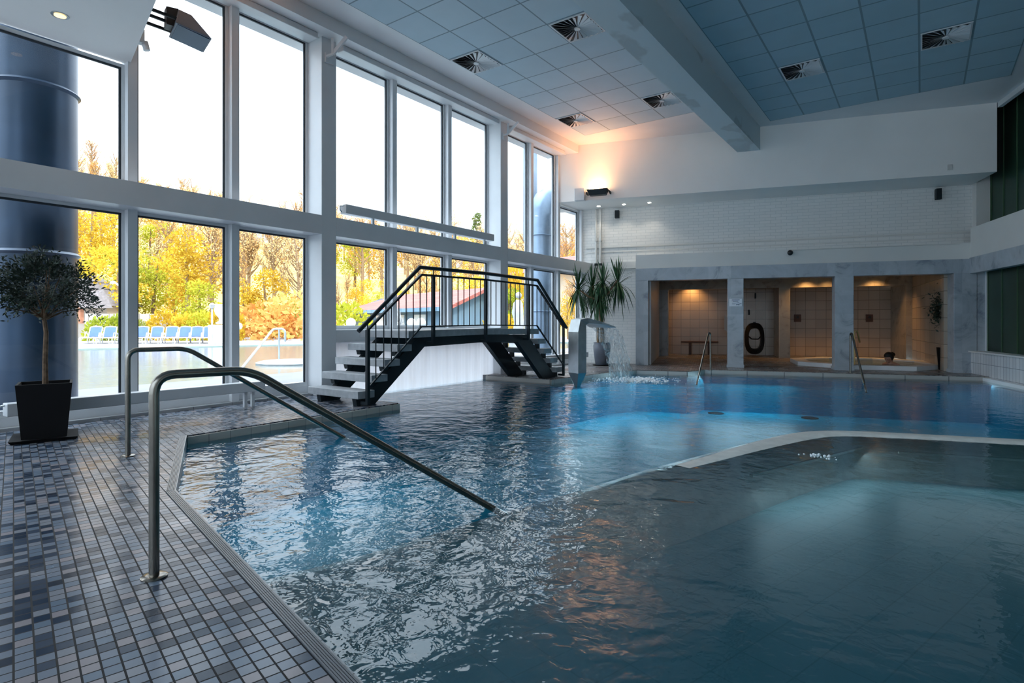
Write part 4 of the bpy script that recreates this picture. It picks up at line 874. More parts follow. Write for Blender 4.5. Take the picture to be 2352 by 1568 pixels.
# ------------------------------------------------------------------ plants
def leafquad(m, p, d, up, L, w):
    from mathutils import Vector as V
    p = V(p); d = V(d).normalized(); s_ = d.cross(V(up)); s_ = s_.normalized() if s_.length > 1e-4 else V((1,0,0)); a = p+d*L*.5
    k = len(m.v); m.v += [tuple(p), tuple(a+s_*w), tuple(p+d*L), tuple(a-s_*w)]; m.f.append((k,k+1,k+2,k+3))
from mathutils import Vector as V
def potted_olive():
    c = at(104, 1000, 5.42); bx, by = c[0], c[1]
    e = empty('potted_olive_tree', (bx,by,0)); tag(e, 'round headed olive tree in a black square planter by the window', 'potted plant')
    th = radians(45)+TH-radians(8)
    def sq(h, z): return [(bx+h*1.414*cos(th+pi/2*k+pi/4), by+h*1.414*sin(th+pi/2*k+pi/4), z) for k in range(4)]
    m = MB(); o1, t1, i1, b1_ = sq(.165,.03), sq(.205,.53), sq(.185,.53), sq(.18,.47)
    k = 0; m.v = o1+t1+i1+b1_
    m.f = [(3,2,1,0)]+[(j,(j+1)%4,4+(j+1)%4,4+j) for j in range(4)]+[(4+j,4+(j+1)%4,8+(j+1)%4,8+j) for j in range(4)]+[(8+j,8+(j+1)%4,12+(j+1)%4,12+j) for j in range(4)]
    m.build('planter', M['potblack'], e)
    m = MB(); m.poly(sq(.183,.475)); m.build('soil', M['soil'], e)
    m = MB(); a, b2 = sq(.23,0.0), sq(.25,.03); m.hexa(a, b2); m.build('saucer', M['potblack'], e)
    r = random.Random(11)
    m = MB(); cz = 1.455
    m.tube([(bx,by,.46),(bx-.004,by,.75),(bx-.012,by+.01,1.0),(bx-.03,by,1.13)],[.026,.022,.02,.018],8)
    ends = []
    for k in range(16):
        a = r.uniform(0,2*pi); el = r.uniform(.2,1.4); L_ = r.uniform(.2,.36); d = V((cos(a)*cos(el), sin(a)*cos(el), sin(el)*1.1)); p0 = V((bx-.03,by,1.12)); mid = p0+d*L_*.5+V((0,0,.03)); p1 = p0+d*L_*1.3; m.tube([p0,mid,p1],[.012,.008,.004],5); ends.append(p1)
    m.build('trunk', M['bark'], e, smooth=True)
    m = MB(); cc = V((bx-.045, by, 1.44))
    for k in range(560):
        # twig from inside to the surface
        a = r.uniform(0,2*pi); zz = r.uniform(-.85,1); rr_ = sqrt(max(0,1-zz*zz)); lob = 1+.13*sin(3*a+zz*4)+r.uniform(-.1,.1)
        d = V((cos(a)*rr_, sin(a)*rr_, zz)); base = cc + V((d.x*.385*lob, d.y*.385*lob, d.z*.275*lob))*r.uniform(.35,.82)
        tw = (d + V((r.uniform(-.5,.5),r.uniform(-.5,.5),r.uniform(-.5,.4)))).normalized(); L_ = r.uniform(.08,.17)
        for t in range(9):
            p = base+tw*L_*t/8; sd = V((r.uniform(-1,1),r.uniform(-1,1),r.uniform(-.6,.9))); leafquad(m, p, tw*.6+sd*.8, sd.cross(tw), r.uniform(.034,.055), r.uniform(.006,.009))
    # a few drooping side sprays toward the window light
    for k in range(14):
        p0 = cc+V((RT[0]*.36,RT[1]*.36,r.uniform(-.22,.12)))+V((r.uniform(-.05,.05),r.uniform(-.05,.05),0)); d = V((RT[0]*r.uniform(.5,1),RT[1]*r.uniform(.5,1),r.uniform(-.9,.1))).normalized()
        for t in range(10):
            p = p0+d*.012*t*1.3+V((0,0,-.0006*t*t)); sg = 1 if t%2 else -1; leafquad(m, p, d*.7+V((0,0,sg*.6)), d.cross(V((0,0,1))), .045, .006)
    m.build('foliage', M['olive'], e)
potted_olive()

def yucca():
    c = (-6.62, 13.15); e = empty('potted_yucca', (c[0],c[1],0)); tag(e, 'tall yucca palm with drooping leaves in a grey pot', 'potted plant')
    m = MB(); m.lathe([(.15,.02),(.17,.05),(.215,.40),(.22,.50),(.205,.56),(.215,.585),(.195,.585),(.19,.52)], (c[0],c[1],0), 28, close=False); m.f.append(tuple(range(27,-1,-1))); m.build('pot', M['potgrey'], e, smooth=True)
    MB().lathe([(.19,.51),(.19,.53)], (c[0],c[1],0), 20).build('soil', M['soil'], e)
    MB().lathe([(.22,0),(.24,.02)], (c[0],c[1],0), 20).build('saucer', M['potblack'], e)
    m = MB(); x, y = c; R3 = (RT[0],RT[1])
    def P(l, z, d=0): return (x+RT[0]*l+FW[0]*d, y+RT[1]*l+FW[1]*d, z)
    m.tube([P(0.02,.5),P(.0,1.0),P(-.05,1.5),P(-.06,1.7)],[.06,.052,.045,.04],8)
    m.tube([P(-.10,.5),P(-.09,.8),P(-.11,1.2),P(-.10,1.45)],[.035,.03,.03,.025],7)
    heads = [(P(-.62,1.95,-.1),.5),(P(-.22,2.05,.2),.55),(P(.02,2.12,-.05),.5),(P(.42,2.18,.1),.55),(P(-.1,1.72,-.2),.4)]
    for h, s_ in heads: m.tube([P(-.06,1.65),tuple((V(P(-.06,1.65))+V(h))/2+V((0,0,-.06))),h],[.032,.028,.022],6)
    m.build('trunk', M['yuccabark'], e, smooth=True)
    r = random.Random(4)
    for h, s_ in heads:
        m = MB()
        for k in range(64):
            a = r.uniform(0,2*pi); el = r.choice([r.uniform(.9,1.45), r.uniform(.1,.9), r.uniform(-.9,.1), r.uniform(-1.2,-.3), r.uniform(-1.2,-.3)])
            L_ = r.uniform(.42,.66)*s_/.5; d = V((cos(a)*cos(el),sin(a)*cos(el),sin(el))); p = V(h)+V((0,0,r.uniform(-.15,.05))); w = r.uniform(.014,.022)
            sd = d.cross(V((0,0,1))); sd = sd.normalized() if sd.length > 1e-3 else V((1,0,0)); droop = .9 if el < .3 else (.25 if el < .9 else .03)
            k0 = len(m.v); N_ = 6
            for i in range(N_+1):
                t = i/N_; q_ = p+d*L_*t*(1-.25*droop*t)+V((0,0,-droop*L_*t*t*.75)); ww = w*(sin(pi*min(1,t*.85+.12))**.6)*(1 if i < N_ else .05)
                m.v += [tuple(q_+sd*ww),tuple(q_-sd*ww)]
            for i in range(N_): m.f.append((k0+2*i,k0+2*i+1,k0+2*i+3,k0+2*i+2))
        m.build('leaf_crown', M['yucca'], e)
yucca()
def niche_plant():
    p = onv(2173, 840, VC+.75); w = W(p[0]-.05, VC+.8); e = empty('potted_shrub', (w[0],w[1],0)); tag(e, 'slim dark potted shrub behind the right marble pillar', 'potted plant')
    MB().lathe([(.07,0),(.08,.02),(.12,.52),(.10,.52)], (w[0],w[1],0), 16).build('planter', M['potblack'], e, smooth=True)
    MB().tube([(w[0],w[1],.5),(w[0]+.01,w[1],1.1)],.012,6).build('stem', M['bark'], e)
    m = MB(); r = random.Random(2)
    for k in range(1000):
        a = r.uniform(0,2*pi); q_ = (w[0]+r.gauss(0,.10), w[1]+r.gauss(0,.10), 1.38+r.gauss(0,.17)); d = V((r.uniform(-1,1),r.uniform(-1,1),r.uniform(-.6,1))); leafquad(m, q_, d, V((r.uniform(-1,1),.3,.5)), .09, .02)
    m.build('foliage', M['olive'], e)
niche_plant()
q = onv(2164,735,VC+1.2); w0 = W(q[0]+.22,VC+1.2)
tag(MB().wbox(q[0]+.12,q[0]+.26,VC+1.55,VC+1.56,1.04,1.28).build('notice', M['sign']), 'small pale notice on the wall below the shrub', 'notice')

# ------------------------------------------------------------------ whirlpool and bather
uc = onv(1985, 830, VC+1.9)[0]; vc = VC+2.0
e = empty('whirlpool_tub', W(uc, vc, 0)); tag(e, 'white octagonal whirlpool tub set in the floor between the columns', 'whirlpool')
m = MB(); n8 = 8; 
def oc(ru, rv_, z, k): a = pi/8+2*pi*k/8; return W(uc+ru*cos(a)/cos(pi/8), vc+rv_*sin(a)/cos(pi/8), z)
rg = [[oc(1.62,1.72,0.0,k) for k in range(8)],[oc(1.62,1.72,.10,k) for k in range(8)],[oc(1.30,1.40,.10,k) for k in range(8)],[oc(1.25,1.35,-.08,k) for k in range(8)]]
for g_ in rg: m.v += g_
for i in range(3):
    for j in range(8): m.f.append((i*8+j,i*8+(j+1)%8,(i+1)*8+(j+1)%8,(i+1)*8+j))
m.build('rim', M['whiteplas'], e, bevel=.008)
m = MB(); m.poly([oc(1.27,1.37,.005,k) for k in range(8)]); m.build('tub_floor', M['outbasin'], e)
m = MB(); m.poly([oc(1.29,1.39,.065,k) for k in range(8)]); tag(m.build('whirlpool_water', M['jacwater']), 'still pale water in the whirlpool tub', 'water', kind='stuff')
hp = onv(2041, 824, vc-.55)
def bather():
    x, y, _ = W(hp[0], vc-.55); e = empty('person', (x,y,.07)); tag(e, 'dark haired person bathing in the whirlpool, only the head out, leaning left', 'person')
    # local axes: f = facing direction (left in the photo), s = side
    f = V((-RT[0],-RT[1],0))*.93 + V((-FW[0],-FW[1],0))*.35; f.normalize(); s_ = f.cross(V((0,0,1))); up = (V((0,0,1))*.80 + f*.50).normalized(); f2 = (f - up*f.dot(up)).normalized()
    c = V((x,y,.215))
    def G(a,b_,z_): return tuple(c+f2*a+s_*b_+up*z_)
    m = MB()
    # head as a deformed sphere with nose, chin, eye sockets
    NN, MM = 20, 16; k0 = 0
    for i in range(MM+1):
        t = -pi/2+pi*i/MM
        for j in range(NN):
            a = 2*pi*j/NN; fx, sy, zz = cos(t)*cos(a), cos(t)*sin(a), sin(t)
            rx, ry, rz_ = .098, .076, .118
            if zz < 0: rx *= 1-.10*(-zz); ry *= 1-.30*(-zz)
            nose = max(0, 1-((zz+.12)/.22)**2)*max(0,1-(sy/.2)**2)*.020 if fx > .5 else 0
            eye = -.008*max(0,1-((zz-.08)/.12)**2)*max(0,1-((abs(sy)-.38)/.2)**2) if fx > .3 else 0
            mouth = .006*max(0,1-((zz+.50)/.12)**2)*max(0,1-(sy/.35)**2) if fx > .3 else 0
            m.v.append(G(fx*rx+nose+eye+mouth+(.02 if zz < -.5 else 0), sy*ry, zz*rz_))
    for i in range(MM):
        for j in range(NN): a = i*NN+j; b_ = i*NN+(j+1)%NN; m.f.append((a,b_,b_+NN,a+NN))
    neck = [G(-.03,0,-.07),tuple(V((x,y,.09))-f*.05),tuple(V((x,y,.0))-f*.08)]
    m.tube(neck,[.055,.055,.07],12)
    m.tube([tuple(V((x,y,.03))-f*.08-s_*.20),tuple(V((x,y,.055))-f*.08-s_*.1),tuple(V((x,y,.06))-f*.08),tuple(V((x,y,.055))-f*.08+s_*.1),tuple(V((x,y,.03))-f*.08+s_*.20)],[.045,.06,.07,.06,.045],10)
    for sg in (-1,1): m.sphere(G(-.012,sg*.076,-.01),(.012,.012,.028),8,6)
    m.build('body', M['skin'], e, smooth=True)
    m = MB()
    for i in range(13):
        t = -pi/2+pi*i/12
        for j in range(18):
            a = 2*pi*j/18; fx, sy, zz = cos(t)*cos(a), cos(t)*sin(a), sin(t); pull = .70 if (fx > .25 and zz < .45) else 1.0
            m.v.append(G(-.025+fx*.122*pull, sy*.100*(pull*.5+.5), .016+zz*(.135 if zz > 0 else .11)))
    for i in range(12):
        for j in range(18): a = i*18+j; b_ = i*18+(j+1)%18; m.f.append((a,b_,b_+18,a+18))
    m.sphere(G(-.155,0,.02),(.052,.052,.05),12,8); m.tube([G(-.17,0,.0),G(-.215,.01,-.01),G(-.235,.02,-.05),G(-.225,.03,-.085)],[.03,.028,.024,.008],8)
    m.build('hair', M['hair'], e, smooth=True)
    m = MB()
    for sg in (-1,1): m.sphere(G(.080,sg*.030,.012),(.012,.012,.009),8,6)
    m.build('eyes', M['hair'], e)
bather()

# ------------------------------------------------------------------ outdoors
gz = -0.10
# ducts outside the glass
c = onx(79, 700, -8.55); e = empty('duct', (c[0],c[1],gz)); tag(e, 'huge dark blue round duct outside the near windows', 'duct')
R_ = .415
MB().lathe([(R_,0),(R_,9.0)], (c[0],c[1],gz), 40).build('duct_pipe', M['darkblue'], e, smooth=True)
for z_ in (2.0, 3.93, 6.3): MB().lathe([(R_+.0,z_-.03),(R_+.03,z_),(R_+.0,z_+.03)], (c[0],c[1],gz), 40, close=False).build('seam_ring', M['darkblue'], e, smooth=True)
c = onx(1244, 700, -8.6); e = empty('duct', (c[0],c[1],gz)); tag(e, 'slimmer grey blue duct with an elbow outside the far windows', 'duct')
zz = 4.50
MB().tube([(c[0],c[1],gz),(c[0],c[1],zz-.3),(c[0],c[1]+.02,zz-.15),(c[0]+.01,c[1]+.10,zz),(c[0]+.03,c[1]+.25,zz+.10),(c[0]+.05,c[1]+.45,zz+.14),(c[0]+.1,c[1]+3.2,zz+.14)],.29,22).build('duct_pipe', M['duct'], e, smooth=True)
MB().lathe([(.21,3.5),(.21,9.0)], (c[0]-.75,c[1]+.55,0), 20).build('upper_pipe', M['duct'], e, smooth=True)
for z_ in (1.5,3.6): MB().lathe([(.29,z_-.02),(.33,z_),(.29,z_+.02)], (c[0],c[1],gz), 28, close=False).build('seam_ring', M['duct'], e, smooth=True)
# near terrace, outdoor pool, far terrace
def gp(px, py, z=gz): return zp(px, py, z)
struct(MB().poly([(GX-.1,-30,gz),(GX-.1,60,gz),(-9.5,60,gz),(-13.0,30,gz),(-13.5,14,gz),(-12.2,8.0,gz),(-12.2,-30,gz)][::-1]).build('ground', M['pave']), 'grey paved terrace outside the windows')
pool = [(-12.2,-12),(-12.2,8.0),(-13.5,14),(-13.0,30),(-23,30),(-28.6,16.4),(-31.4,8.6),(-38,-12)]
struct(MB().poly([(p[0],p[1],-1.0) for p in pool]).build('floor', M['outbasin']))
ow = MB().poly([(p[0],p[1],-0.16) for p in pool]).build('outdoor_pool_water', M['outwater']); tag(ow, 'pale steaming water of the outdoor pool', 'water', kind='stuff')
m = MB()
for p, q in zip(pool, pool[1:]+pool[:1]): m.poly([(p[0],p[1],-1.0),(q[0],q[1],-1.0),(q[0],q[1],gz),(p[0],p[1],gz)])
struct(m.build('wall_outdoor_pool', M['outbasin']))
struct(MB().poly([(-28.6,16.4,gz),(-31.4,8.6,gz),(-38,-12,gz),(-62,-12,gz),(-62,40,gz),(-24,60,gz),(-9.5,60,gz),(-13,30,gz),(-23,30,gz)]).build('ground', M['pavewhite']), 'pale sunny terrace beyond the outdoor pool')
# sun loungers
def lounger():
    e = empty('sun_lounger', (0,0,0))
    m = MB()   # side frames, white; lounger points along +x (foot), backrest at -x
    for sy in (-.3,.3):
        m.tube([(-.35,sy,.36),(.2,sy,.33),(1.1,sy,.33)],.03,6); m.tube([(-.35,sy,.36),(-.70,sy,.90)],.028,6)
    m.tube([(-.70,-.3,.90),(-.72,0,.95),(-.70,.3,.90)],.03,6); m.tube([(1.1,-.3,.33),(1.14,0,.33),(1.1,.3,.33)],.03,6)
    m.build('frame', M['whiteplas'], e, smooth=True)
    m = MB(); m.poly([(-.34,-.27,.37),(-.34,.27,.37),(-.69,.27,.90),(-.69,-.27,.90)]); m.poly([(-.36,-.27,.36),(-.36,.27,.36),(-.71,.27,.90),(-.71,-.27,.90)]); m.build('backrest', M['blueplas'], e)
    m = MB(); m.box(-.34,1.08,-.27,.27,.335,.35); m.build('seat', M['blueplas'], e)
    for x_, sy in ((-.25,-.3),(-.25,.3),(.95,-.3),(.95,.3)):
        MB().tube([(x_,sy,.34),(x_+.06,sy,.18),(x_-.04,sy,0)],.026,6).build('leg', M['whiteplas'], e)
    for sy in (-.33,.33):
        MB().tube([(-.38,sy,.42),(-.25,sy,.56),(.05,sy,.58),(.2,sy,.36)],.024,6).build('armrest', M['whiteplas'], e)
    return e
lp = lounger()
order = ['first from the left','second from the left','third from the left, cut by the mullion','fourth, just right of the mullion','fifth, in the middle of the row','sixth from the left','seventh from the left','eighth from the left','last on the right, beside the urn pedestal']
pxs = [213,247,283,322,357,391,422,450,478]
for i, px in enumerate(pxs):
    o = lp if i == 0 else copytree(lp, (0,0,0))
    w = zp(px, 787.5+ (0 if i < 5 else -.3), gz); o.location = (w[0],w[1],gz); o.rotation_euler = (0,0,radians(-33)+TH*0)
    tag(o, 'blue and white sun lounger, %s' % order[i], 'sun lounger', 'blue and white sun loungers by the outdoor pool')
# fence, hut, lamp, pedestal urn
def dpt(px, d, z=gz): r = ray(px); return (r[0]*d, r[1]*d, z)
a = dpt(196, 39.5); b_ = dpt(368, 41); m = MB(); m.bar((a[0],a[1],gz+.9),(b_[0],b_[1],gz+.9),.12,1.8); tag(m.build('garden_wall', M['fencewhite']), 'pale board fence wall behind the left loungers', 'fence')
a = dpt(366, 41); b_ = dpt(400, 47); m = MB(); m.bar((a[0],a[1],gz+.8),(b_[0],b_[1],gz+.8),.12,1.5); tag(m.build('garden_wall', M['housewall']), 'short pale wall end behind the middle loungers', 'fence')
hc = dpt(212, 47); e = empty('garden_hut', hc); tag(e, 'garden hut with a steep grey conical roof', 'hut')
MB().lathe([(3.0,0),(3.0,2.6)], hc, 8).build('wall', M['housewall'], e)
MB().lathe([(3.6,2.5),(1.2,4.35),(1.15,4.5),(.45,5.0),(.0,5.05)], hc, 10).build('roof', M['slate'], e)
a = dpt(208,43.6); m = MB(); m.hexa([(a[0]-.9,a[1]-.3,2.2),(a[0]+.5,a[1]-.9,2.2),(a[0]+.5,a[1]+1.3,2.2),(a[0]-.9,a[1]+1.3,2.2)],[(a[0]-.25,a[1]-.5,3.3),(a[0]-.15,a[1]-.5,3.3),(a[0]-.15,a[1]+.9,3.6),(a[0]-.25,a[1]+.9,3.6)]); m.build('dormer', M['slate'], e)
MB().tube([(a[0]-.2,a[1]-.6,1.0),(a[0]-.2,a[1]-.6,2.3)],.25,6).build('porch_post', M['brickred'], e)
a = dpt(277,35); e = empty('street_lamp', a); tag(e, 'white curved garden lamp post in front of the hut', 'lamp'); MB().tube(railpath([(a[0],a[1],gz),(a[0],a[1],3.3),(a[0]-.55,a[1]-.2,3.6)],.3),.05,6).build('pole', M['whiteplas'], e); MB().sphere((a[0]-.6,a[1]-.2,3.55),(.25,.14,.1),8,6).build('lamp_head', M['whiteplas'], e)
a = dpt(508,32); e = empty('garden_urn', a); tag(e, 'white stone urn on a square pedestal beside the last lounger', 'urn')
MB().box(a[0]-.5,a[0]+.5,a[1]-.5,a[1]+.5,gz,.95).build('pedestal', M['globe'], e, bevel=.04)
MB().lathe([(.28,0),(.28,.08),(.12,.16),(.12,.34),(.30,.55),(.36,.80),(.30,.98),(.44,1.06),(.40,1.1),(.28,1.0)], (a[0],a[1],1.0), 20).build('urn', M['globe'], e, smooth=True)
a = dpt(487,31); e = empty('garden_lamp', a); tag(e, 'thin white post lamp behind the loungers', 'lamp'); MB().tube([(a[0],a[1],gz),(a[0],a[1],1.9)],.05,6).build('pole', M['stone'], e); MB().lathe([(.1,0),(.16,.2),(.05,.3)],(a[0],a[1],1.85),8).build('lamp_head', M['stone'], e)
a = dpt(548,22); e = empty('globe_lamp', a); tag(e, 'white globe lamp beside the urn at the pool edge', 'lamp'); MB().tube([(a[0],a[1],gz),(a[0],a[1],.85)],.03,6).build('pole', M['stone'], e); MB().sphere((a[0],a[1],.95),.14,12,8).build('globe', M['globe'], e, smooth=True)
for px, d, lab in ((806,20,'white globe lamp behind the near bridge steps'),(945,21,'white globe lamp behind the middle of the bridge'),(967,20,'smaller white globe lamp behind the bridge railing')):
    a = dpt(px,d); e = empty('globe_lamp', a); tag(e, lab, 'lamp', 'white globe lamps beyond the footbridge'); MB().tube([(a[0],a[1],gz),(a[0],a[1],.95)],.03,6).build('pole', M['stone'], e); MB().sphere((a[0],a[1],1.08),.17,12,8).build('globe', M['globe'], e, smooth=True)
# outdoor pool rail and ring
a = dpt(552,15.5); b_ = dpt(655,19); e = empty('outdoor_handrail', (a[0],a[1],gz)); tag(e, 'grey handrail rising from the outdoor pool', 'handrail')
f1 = dpt(628,19); f2 = dpt(655,19); MB().tube(railpath([(a[0],a[1],-.2),(f1[0],f1[1],.88),(f2[0],f2[1],.88),(f2[0],f2[1],.45)],.15),.035,8).build('rail_tube', M['steelblue'], e, smooth=True)
m_ = dpt(641,19); MB().tube([(m_[0],m_[1],.88),(m_[0],m_[1],-.2)],.03,6).build('post', M['steelblue'], e)
a = dpt(672,17.5); m = MB(); m.lathe([(1.0,-.1),(1.05,.0),(.9,.05),(.85,-.05)], (a[0],a[1],-.12), 24, close=False); tag(m.build('pool_island', M['stone']), 'low round stone rim in the outdoor pool', 'pool rim')
# house with red roof
def house():
    e = empty('house', dpt(960,40)); tag(e, 'blue grey house with a red tiled roof beyond the bridge', 'house')
    P1 = dpt(812,42); P2 = dpt(1035,31); P3 = dpt(1165,36)
    z0, z1 = gz, H+(739.7-706)/F*38
    d1 = V((P2[0]-P1[0],P2[1]-P1[1],0)); d2 = V((P3[0]-P2[0],P3[1]-P2[1],0)); P4 = tuple(V(P1)+d2)
    m = MB(); m.hexa([P1,P2,P3,P4],[(p[0],p[1],z1) for p in (P1,P2,P3,P4)])
    rz_ = H+(739.7-668)/F*34; mid23 = (V(P2)+V(P3))/2; mid14 = (V(P1)+V(P4))/2
    m.poly([(P2[0],P2[1],z1),(P3[0],P3[1],z1),(mid23.x,mid23.y,rz_)]); m.poly([(P1[0],P1[1],z1),(P4[0],P4[1],z1),(mid14.x,mid14.y,rz_)])
    m.build('wall', M['bluewall'], e)
    m = MB(); dn = d1.normalized(); dm = d2.normalized(); ov = .8
    r1 = mid14+dn*3.0; r2 = mid23+dn*ov; r1 = (r1.x,r1.y,rz_+.15); r2 = (r2.x,r2.y,rz_+.15)
    a1 = V(P1)-dn*ov-dm*ov; a2 = V(P2)+dn*ov-dm*ov; b1_ = V(P4)-dn*ov+dm*ov; b2 = V(P3)+dn*ov+dm*ov; zl = z1-.15
    for t, off in ((0,.18),):
        m.poly([(a1.x,a1.y,zl),(a2.x,a2.y,zl),r2,r1]); m.poly([(b2.x,b2.y,zl),(b1_.x,b1_.y,zl),r1,r2]); m.poly([(b1_.x,b1_.y,zl),(a1.x,a1.y,zl),r1])
    ro = m.build('roof', M['redtile'], e); so = ro.modifiers.new('thickness','SOLIDIFY'); so.thickness = .18
    MB().bar((a1.x,a1.y,zl-.12),(a2.x,a2.y,zl-.12),.14,.22).build('eaves_board', M['bluewall'], e)
    for t in (.35,.55,.75):
        p = V(P1)+d1*t-dm*.03; MB().bar((p.x-dn.x*.7,p.y-dn.y*.7,.9),(p.x+dn.x*.7,p.y+dn.y*.7,.9),.05,1.3).build('window', M['whiteplas'], e)
house()
# pale statue and white villa beyond the far windows
a = dpt(1190,26); e = empty('statue', a); tag(e, 'tall pale stone statue seen through the far bridge railing', 'statue')
MB().box(a[0]-.3,a[0]+.3,a[1]-.3,a[1]+.3,gz,.55).build('plinth', M['stone'], e)
MB().tube([(a[0],a[1],.55),(a[0]+.05,a[1],1.1),(a[0]-.03,a[1],1.55),(a[0],a[1],1.95),(a[0]+.02,a[1],2.12)],[.26,.22,.27,.22,.10],12).sphere((a[0]+.02,a[1],2.32),.15,12,8).build('figure', M['stone'], e, smooth=True)
a = dpt(1325,60); e = empty('villa', a); tag(e, 'white villa far outside behind the yucca', 'house')
MB().box(a[0]-5,a[0]+6,a[1]-3,a[1]+6,gz,6.2).build('wall', M['housewall'], e); MB().hexa([(a[0]-6,a[1]-4,6.2),(a[0]+7,a[1]-4,6.2),(a[0]+7,a[1]+7,6.2),(a[0]-6,a[1]+7,6.2)],[(a[0]-3,a[1]+1,8.2),(a[0]+4,a[1]+1,8.2),(a[0]+4,a[1]+2,8.2),(a[0]-3,a[1]+2,8.2)]).build('roof', M['redtile'], e)

# terrain: a wooded hill
sil = [(-200,235),(60,262),(170,290),(250,330),(330,385),(420,395),(500,408),(560,440),(620,440),(700,425),(780,455),(860,478),(940,497),(1040,500),(1100,500),(1180,530),(1260,530),(1340,520),(1500,560)]
def silh(px):
    for (a_, ya), (b2, yb2) in zip(sil, sil[1:]):
        if a_ <= px <= b2: return ya+(yb2-ya)*(px-a_)/(b2-a_)
    return sil[0][1] if px < sil[0][0] else sil[-1][1]
def hz(px, d):
    top = (Y0-silh(px))/F*115 - 8.5
    t = min(1, max(0, (d-46)/69.0)); return gz + (top)*(t**1.15)
m = MB(); pl = list(range(-900, 2000, 60)); dl = [46,54,62,70,78,86,94,102,110,118,135,160]
for px in pl:
    for d in dl:
        r = ray(px); m.v.append((r[0]*d, r[1]*d, hz(px,d)-.02 if d <= 118 else hz(px,118)-(d-118)*.3))
nd = len(dl)
for i in range(len(pl)-1):
    for j in range(nd-1): m.f.append((i*nd+j,(i+1)*nd+j,(i+1)*nd+j+1,i*nd+j+1))
hl = m.build('ground', M['hill'], smooth=True); struct(hl, 'sunlit wooded hillside ground')

def treemesh(kind, seed):
    r = random.Random(seed); m = MB(); w = MB()
    Ht = {'y':9,'o':10.5,'p':10,'g':7.5,'d':10}[kind]
    w.tube([(0,0,-.5),(r.uniform(-.2,.2),r.uniform(-.2,.2),Ht*.45),(r.uniform(-.4,.4),r.uniform(-.4,.4),Ht*.9)],[.22,.16,.05],6)
    if kind in ('o','p'):
        tips = []
        for k in range(34):
            z0_ = Ht*r.uniform(.25,.85); a = r.uniform(0,2*pi); L_ = r.uniform(1.2,2.8)*(1.15-z0_/Ht*.6); d = V((cos(a),sin(a),r.uniform(.5,1.3))).normalized(); p0 = V((0,0,z0_)); p1 = p0+d*L_*.6; p2 = p0+d*L_+V((0,0,.4)); w.tube([p0,p1,p2],[.07,.05,.02],4,cap=False)
            for s_ in range(7):
                q0 = p0+(p2-p0)*r.uniform(.3,1); dd = (d+V((r.uniform(-1,1),r.uniform(-1,1),r.uniform(-.2,1)))*.9).normalized(); q1 = q0+dd*r.uniform(.5,1.2); w.tube([q0,q1],[.022,.008],3,cap=False); tips.append((q0,q1))
        nl = 5 if kind == 'o' else 7
        for q0, q1 in tips:
            for s_ in range(nl): p = q0+(q1-q0)*r.uniform(.2,1.1)+V((r.gauss(0,.16),r.gauss(0,.16),r.gauss(0,.16))); leafquad(m, p, V((r.uniform(-1,1),r.uniform(-1,1),r.uniform(-1,1))), V((r.uniform(-1,1),r.uniform(-1,1),.3)), r.uniform(.10,.22), r.uniform(.03,.07))
    else:
        nb = {'y':17,'g':20,'d':15}[kind]; per = {'y':115,'g':120,'d':130}[kind]
        for k in range(nb):
            if kind == 'd': t = k/nb; rad = (1-t)*2.0+.3; a = r.uniform(0,2*pi); c_ = V((cos(a)*rad*.55,sin(a)*rad*.55,Ht*(.22+.75*t))); br = (1-t)*1.1+.45; sq_ = .55
            else: a = r.uniform(0,2*pi); rr = r.uniform(.3,2.0); c_ = V((cos(a)*rr,sin(a)*rr,Ht*r.uniform(.28,.88))); br = r.uniform(.8,1.35); sq_ = .85
            for s_ in range(per):
                d = V((r.gauss(0,1),r.gauss(0,1),r.gauss(0,1))).normalized(); p = c_+V((d.x*br,d.y*br,d.z*br*sq_))*r.uniform(.6,1.05)
                leafquad(m, p, d+V((r.uniform(-1,1),r.uniform(-1,1),r.uniform(-1,1))), V((r.uniform(-1,1),r.uniform(-1,1),.5)), r.uniform(.16,.34), r.uniform(.06,.12))
    return m, w
protos = []
for kind, mt, lab in (('y','lf_yellow','yellow green leafy tree'),('o','lf_orange','orange budding bare tree'),('p','lf_pale','pale bare budding tree'),('g','lf_green','fresh green bushy tree'),('d','lf_dark','dark pine tree')):
    for s_ in range(2):
        mm_, ww_ = treemesh(kind, hash((kind, s_)) % 1 + ord(kind)*10+s_)
        e = empty('tree', (0,0,0)); mm_.build('crown', M[mt], e); ww_.build('trunk', M['bark'] if kind in 'dg' else M['yuccabark'], e)
        protos.append((kind, e, lab))
used = set(); rt = random.Random(21)
def put_tree(kind, px, d, sc, lab, grp, sx_=1.0, z=None):
    cand = [i for i, p_ in enumerate(protos) if p_[0] == kind]; i = rt.choice(cand); base = protos[i][1]
    o = base if i not in used else copytree(base, (0,0,0)); used.add(i)
    r = ray(px); o.location = (r[0]*d, r[1]*d, (hz(px,d) if z is None else z)-.1); o.scale = (sc*sx_, sc*sx_, sc); o.rotation_euler = (0,0,rt.uniform(0,6.28)); tag(o, lab, 'tree', grp)
labs = {'y':'yellow green leafy tree on the sunny wooded hillside','o':'orange brown budding tree on the sunny wooded hillside','p':'pale leafless budding tree on the sunny wooded hillside','g':'fresh green bushy tree on the lower hillside','d':'dark pine tree on the wooded hillside'}
d = 48.0; cnt = 0
